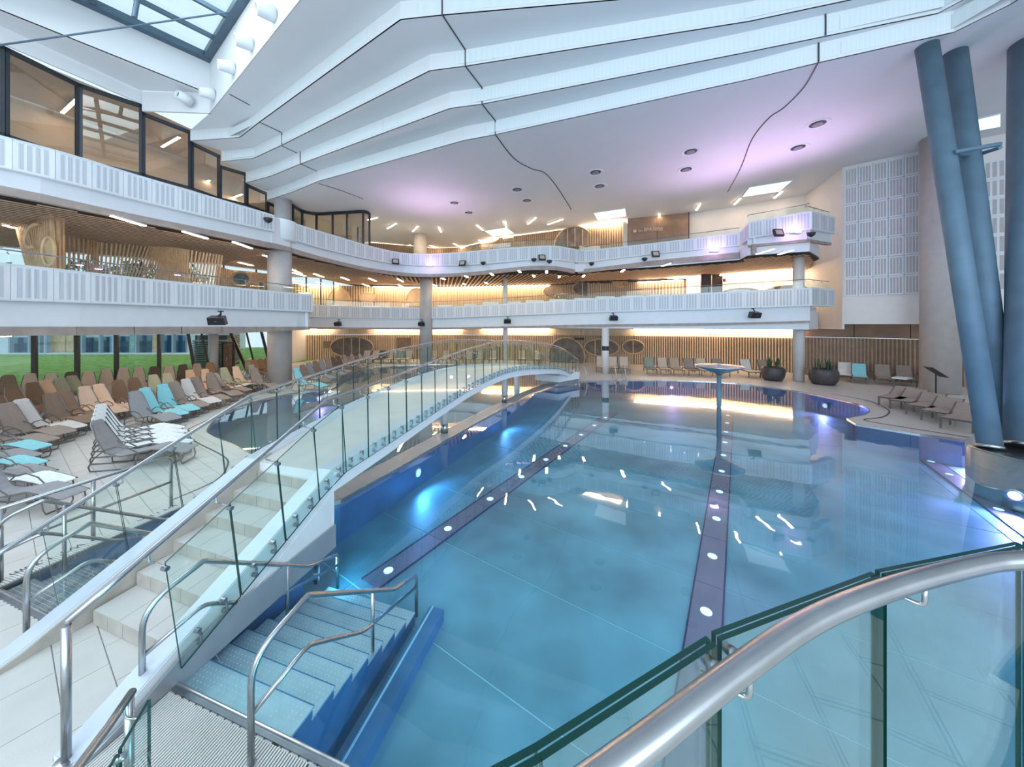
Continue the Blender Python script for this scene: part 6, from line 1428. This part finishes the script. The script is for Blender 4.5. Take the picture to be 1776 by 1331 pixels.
second = [('sage green', (1540, 305)), ('beige', (1445, 315)), ('sage green', (1370, 322)), ('sand', (1255, 332)), ('sand', (1160, 338)), ('sage green', (1020, 360)), ('sage green', (935, 368)), ('dark brown', (815, 388)), ('dark brown', (718, 402)), ('beige', (597, 428)), ('beige', (508, 443)), ('sage green', (432, 375)), ('sage green', (358, 388)), ('sand', (268, 405)), ('dark brown', (188, 418)), ('dark brown', (62, 438)), ('dark brown', (-40, 500))]
for k, (col_, hd_) in enumerate(second):
    hp_ = c6(*hd_); h = Vector(W(hp_[0], hp_[1], 1.0)[:2]); d = Vector((0.93, -0.36)) if k < 9 else Vector((0.97, -0.22))
    place(PA, h, h+d, col_, '%s curved sun lounger, %s from the round column in the second row' % (col_, ORD[k]), 'curved loungers in the second row', anchor='head')
back = [('brown', (50, 370)), ('beige', (185, 360)), ('beige', (315, 360)), ('dark brown', (438, 350)), ('beige', (545, 345)), ('beige', (655, 332)), ('beige', (760, 325)), ('beige', (855, 320)), ('dark brown', (950, 315)), ('beige', (1040, 310)), ('dark brown', (1125, 303)), ('sand', (1212, 297)), ('orange tan', (1292, 290))]
for k, (col_, hd_) in enumerate(back):
    hp_ = c6(*hd_); h = Vector(W(hp_[0], hp_[1], 1.0)[:2]); d = Vector((0.78, -0.62)) if k < 10 else Vector((0.85, -0.5)); d = Vector((-h.x, -h.y)).normalized()*0.8+d*0.2
    place(PA, h, h+d, col_, '%s curved sun lounger facing the pool, %s from the left along the windows' % (col_, ORD[k]), 'curved loungers along the windows', anchor='head')
for k, (x, y) in enumerate([(1520, 262), (1560, 262), (1600, 256), (1640, 250)]):
    hp_ = c6(x, y); h = Vector(W(hp_[0], hp_[1]+3, 1.0)[:2])
    place(PA, h, h+Vector((0.9, -0.45)), ['sand', 'orange tan', 'orange tan', 'orange tan'][k], '%s lounger behind the round column, %s from the slanting post' % (['sand coloured', 'orange tan', 'orange tan', 'orange tan'][k], ORD[k]), 'loungers behind the round column', anchor='head')
# nested stack of white loungers with a grey one in front
for k in range(5):
    f = Vector(W(331, 799)[:2])+Vector((-0.46, 0.40))*k; 
    place(PA, f+Vector((-1.9, -0.45)), f, 'grey' if k == 0 else 'bright white', ['grey curved lounger at the front of the nested group', 'white curved lounger right behind the grey one', 'white curved lounger in the middle of the nested group', 'white curved lounger second from the back of the nested group', 'white curved lounger at the back of the nested group'][k], 'nested loungers on the open deck', z=0.0)
# far left bank of the left pool
fl = [('turquoise', 511, 641), ('brown', 522, 635), ('grey', 533, 631), ('brown', 544, 628), ('grey', 554, 626), ('taupe', 565, 623), ('dark brown', 575, 621), ('dark brown', 584, 619), ('taupe', 595, 617), ('taupe', 608, 616), ('taupe', 622, 615)]
for k, (col_, px, py) in enumerate(fl):
    h = Vector(W(px, py+1, 1.0)[:2]); place(PA, h, h+Vector((0.95, -0.3)), col_, '%s lounger beyond the left pool, %s from the round column' % (col_, ORD[k]), 'loungers on the far bank of the left pool', anchor='head')
for k, (px, col_) in enumerate([(640, 'beige'), (655, 'beige'), (668, 'dark brown'), (684, 'beige'), (698, 'sage green'), (712, 'beige'), (755, 'beige'), (775, 'beige'), (796, 'sand'), (815, 'beige'), (835, 'beige'), (856, 'beige'), (905, 'beige'), (930, 'beige')]):
    x = (px-CX)/F*30.6; place(PB, (x, 30.6), (x-0.02, 28.8), col_, '%s lounger against the slatted wall seen through the bridge glass, %s from the left' % (col_, ORD[k]), 'loungers behind the bridge', anchor='mid')
for k, (px, col_) in enumerate([(1030, 'beige'), (1050, 'beige'), (1069, 'beige'), (1112, 'sage green'), (1134, 'beige'), (1155, 'sand'), (1179, 'taupe'), (1200, 'beige'), (1227, 'taupe'), (1275, 'white'), (1306, 'taupe')]):
    Y = 25.0-(px-1030)*0.0085; x = (px-CX)/F*Y; place(PB, (x+0.5, Y), (x+0.05, Y-1.8), col_, '%s lounger on the far deck, %s from the bridge end' % (col_, ORD[k]), 'loungers along the far deck', anchor='mid')
for k, (px, col_, Y) in enumerate([(1455, 'white', 20.2), (1480, 'turquoise', 19.5), (1522, 'taupe', 19.0), (1560, 'taupe', 18.6)]):
    x = (px-CX)/F*Y; place(PB, (x+1.2, Y+0.9), (x-0.1, Y-0.5), col_, '%s lounger under the right slatted wall, %s from the plant pot' % (col_, ORD[k]), 'loungers under the right wall', anchor='mid')
tw = (1559-CX)/F*18.5; 
tag(MB().prism([(tw-0.25, 17.9), (tw+0.45, 18.25), (tw+0.2, 18.75), (tw-0.5, 18.4)], 0.385, 0.46).build('folded_towel', LMAT['bright white']), 'folded white towel on the rightmost lounger under the wall', 'towel')
for k, (px, py) in enumerate([(1538, 706), (1558, 712), (1588, 722), (1616, 733), (1652, 748)]):
    f = Vector(W(px, py)[:2]); place(PBf, f+Vector((1.7, 0.85)), f+Vector((0.1, -0.0)), 'taupe', 'flat taupe lounger right of the pool, %s from the back' % ORD[k], 'flat loungers at the right pool edge')
for p_ in (PA, PB, PBf):
    for ch in list(p_.children): bpy.data.objects.remove(ch)
    bpy.data.objects.remove(p_)
# white daybeds on the lower gallery
for k, (x0, x1, y) in enumerate([(568, 588, 529), (629, 655, 531), (667, 692, 532), (759, 783, 529), (804, 825, 528), (838, 864, 524), (880, 904, 523), (912, 943, 521), (954, 983, 519), (998, 1028, 517), (1036, 1066, 514), (1080, 1117, 513), (1128, 1148, 511), (1274, 1302, 502)]):
    Yp = pos_on((x0+x1)/2, [(p[0], p[1]) for p in L1F])[1]+1.3; a, b = P(x0, y, Yp), P(x1, y, Yp); t = thing('daybed', 'white upholstered daybed behind the lower parapet, %s from the left' % (ORD+['twentysecond'])[k], 'daybed', 'white daybeds on the lower gallery')
    zt = a[2]; MB().box(((a[0]+b[0])/2, Yp+0.4, zt-0.16), (b[0]-a[0], 0.7, 0.32)).build('mattress', LMAT['bright white'], t); MB().box(((a[0]+b[0])/2, Yp+0.4, (zt-0.32+ZL1)/2), (b[0]-a[0]-.1, 0.6, max(0.05, zt-0.32-ZL1))).build('base', M_woodp, t)
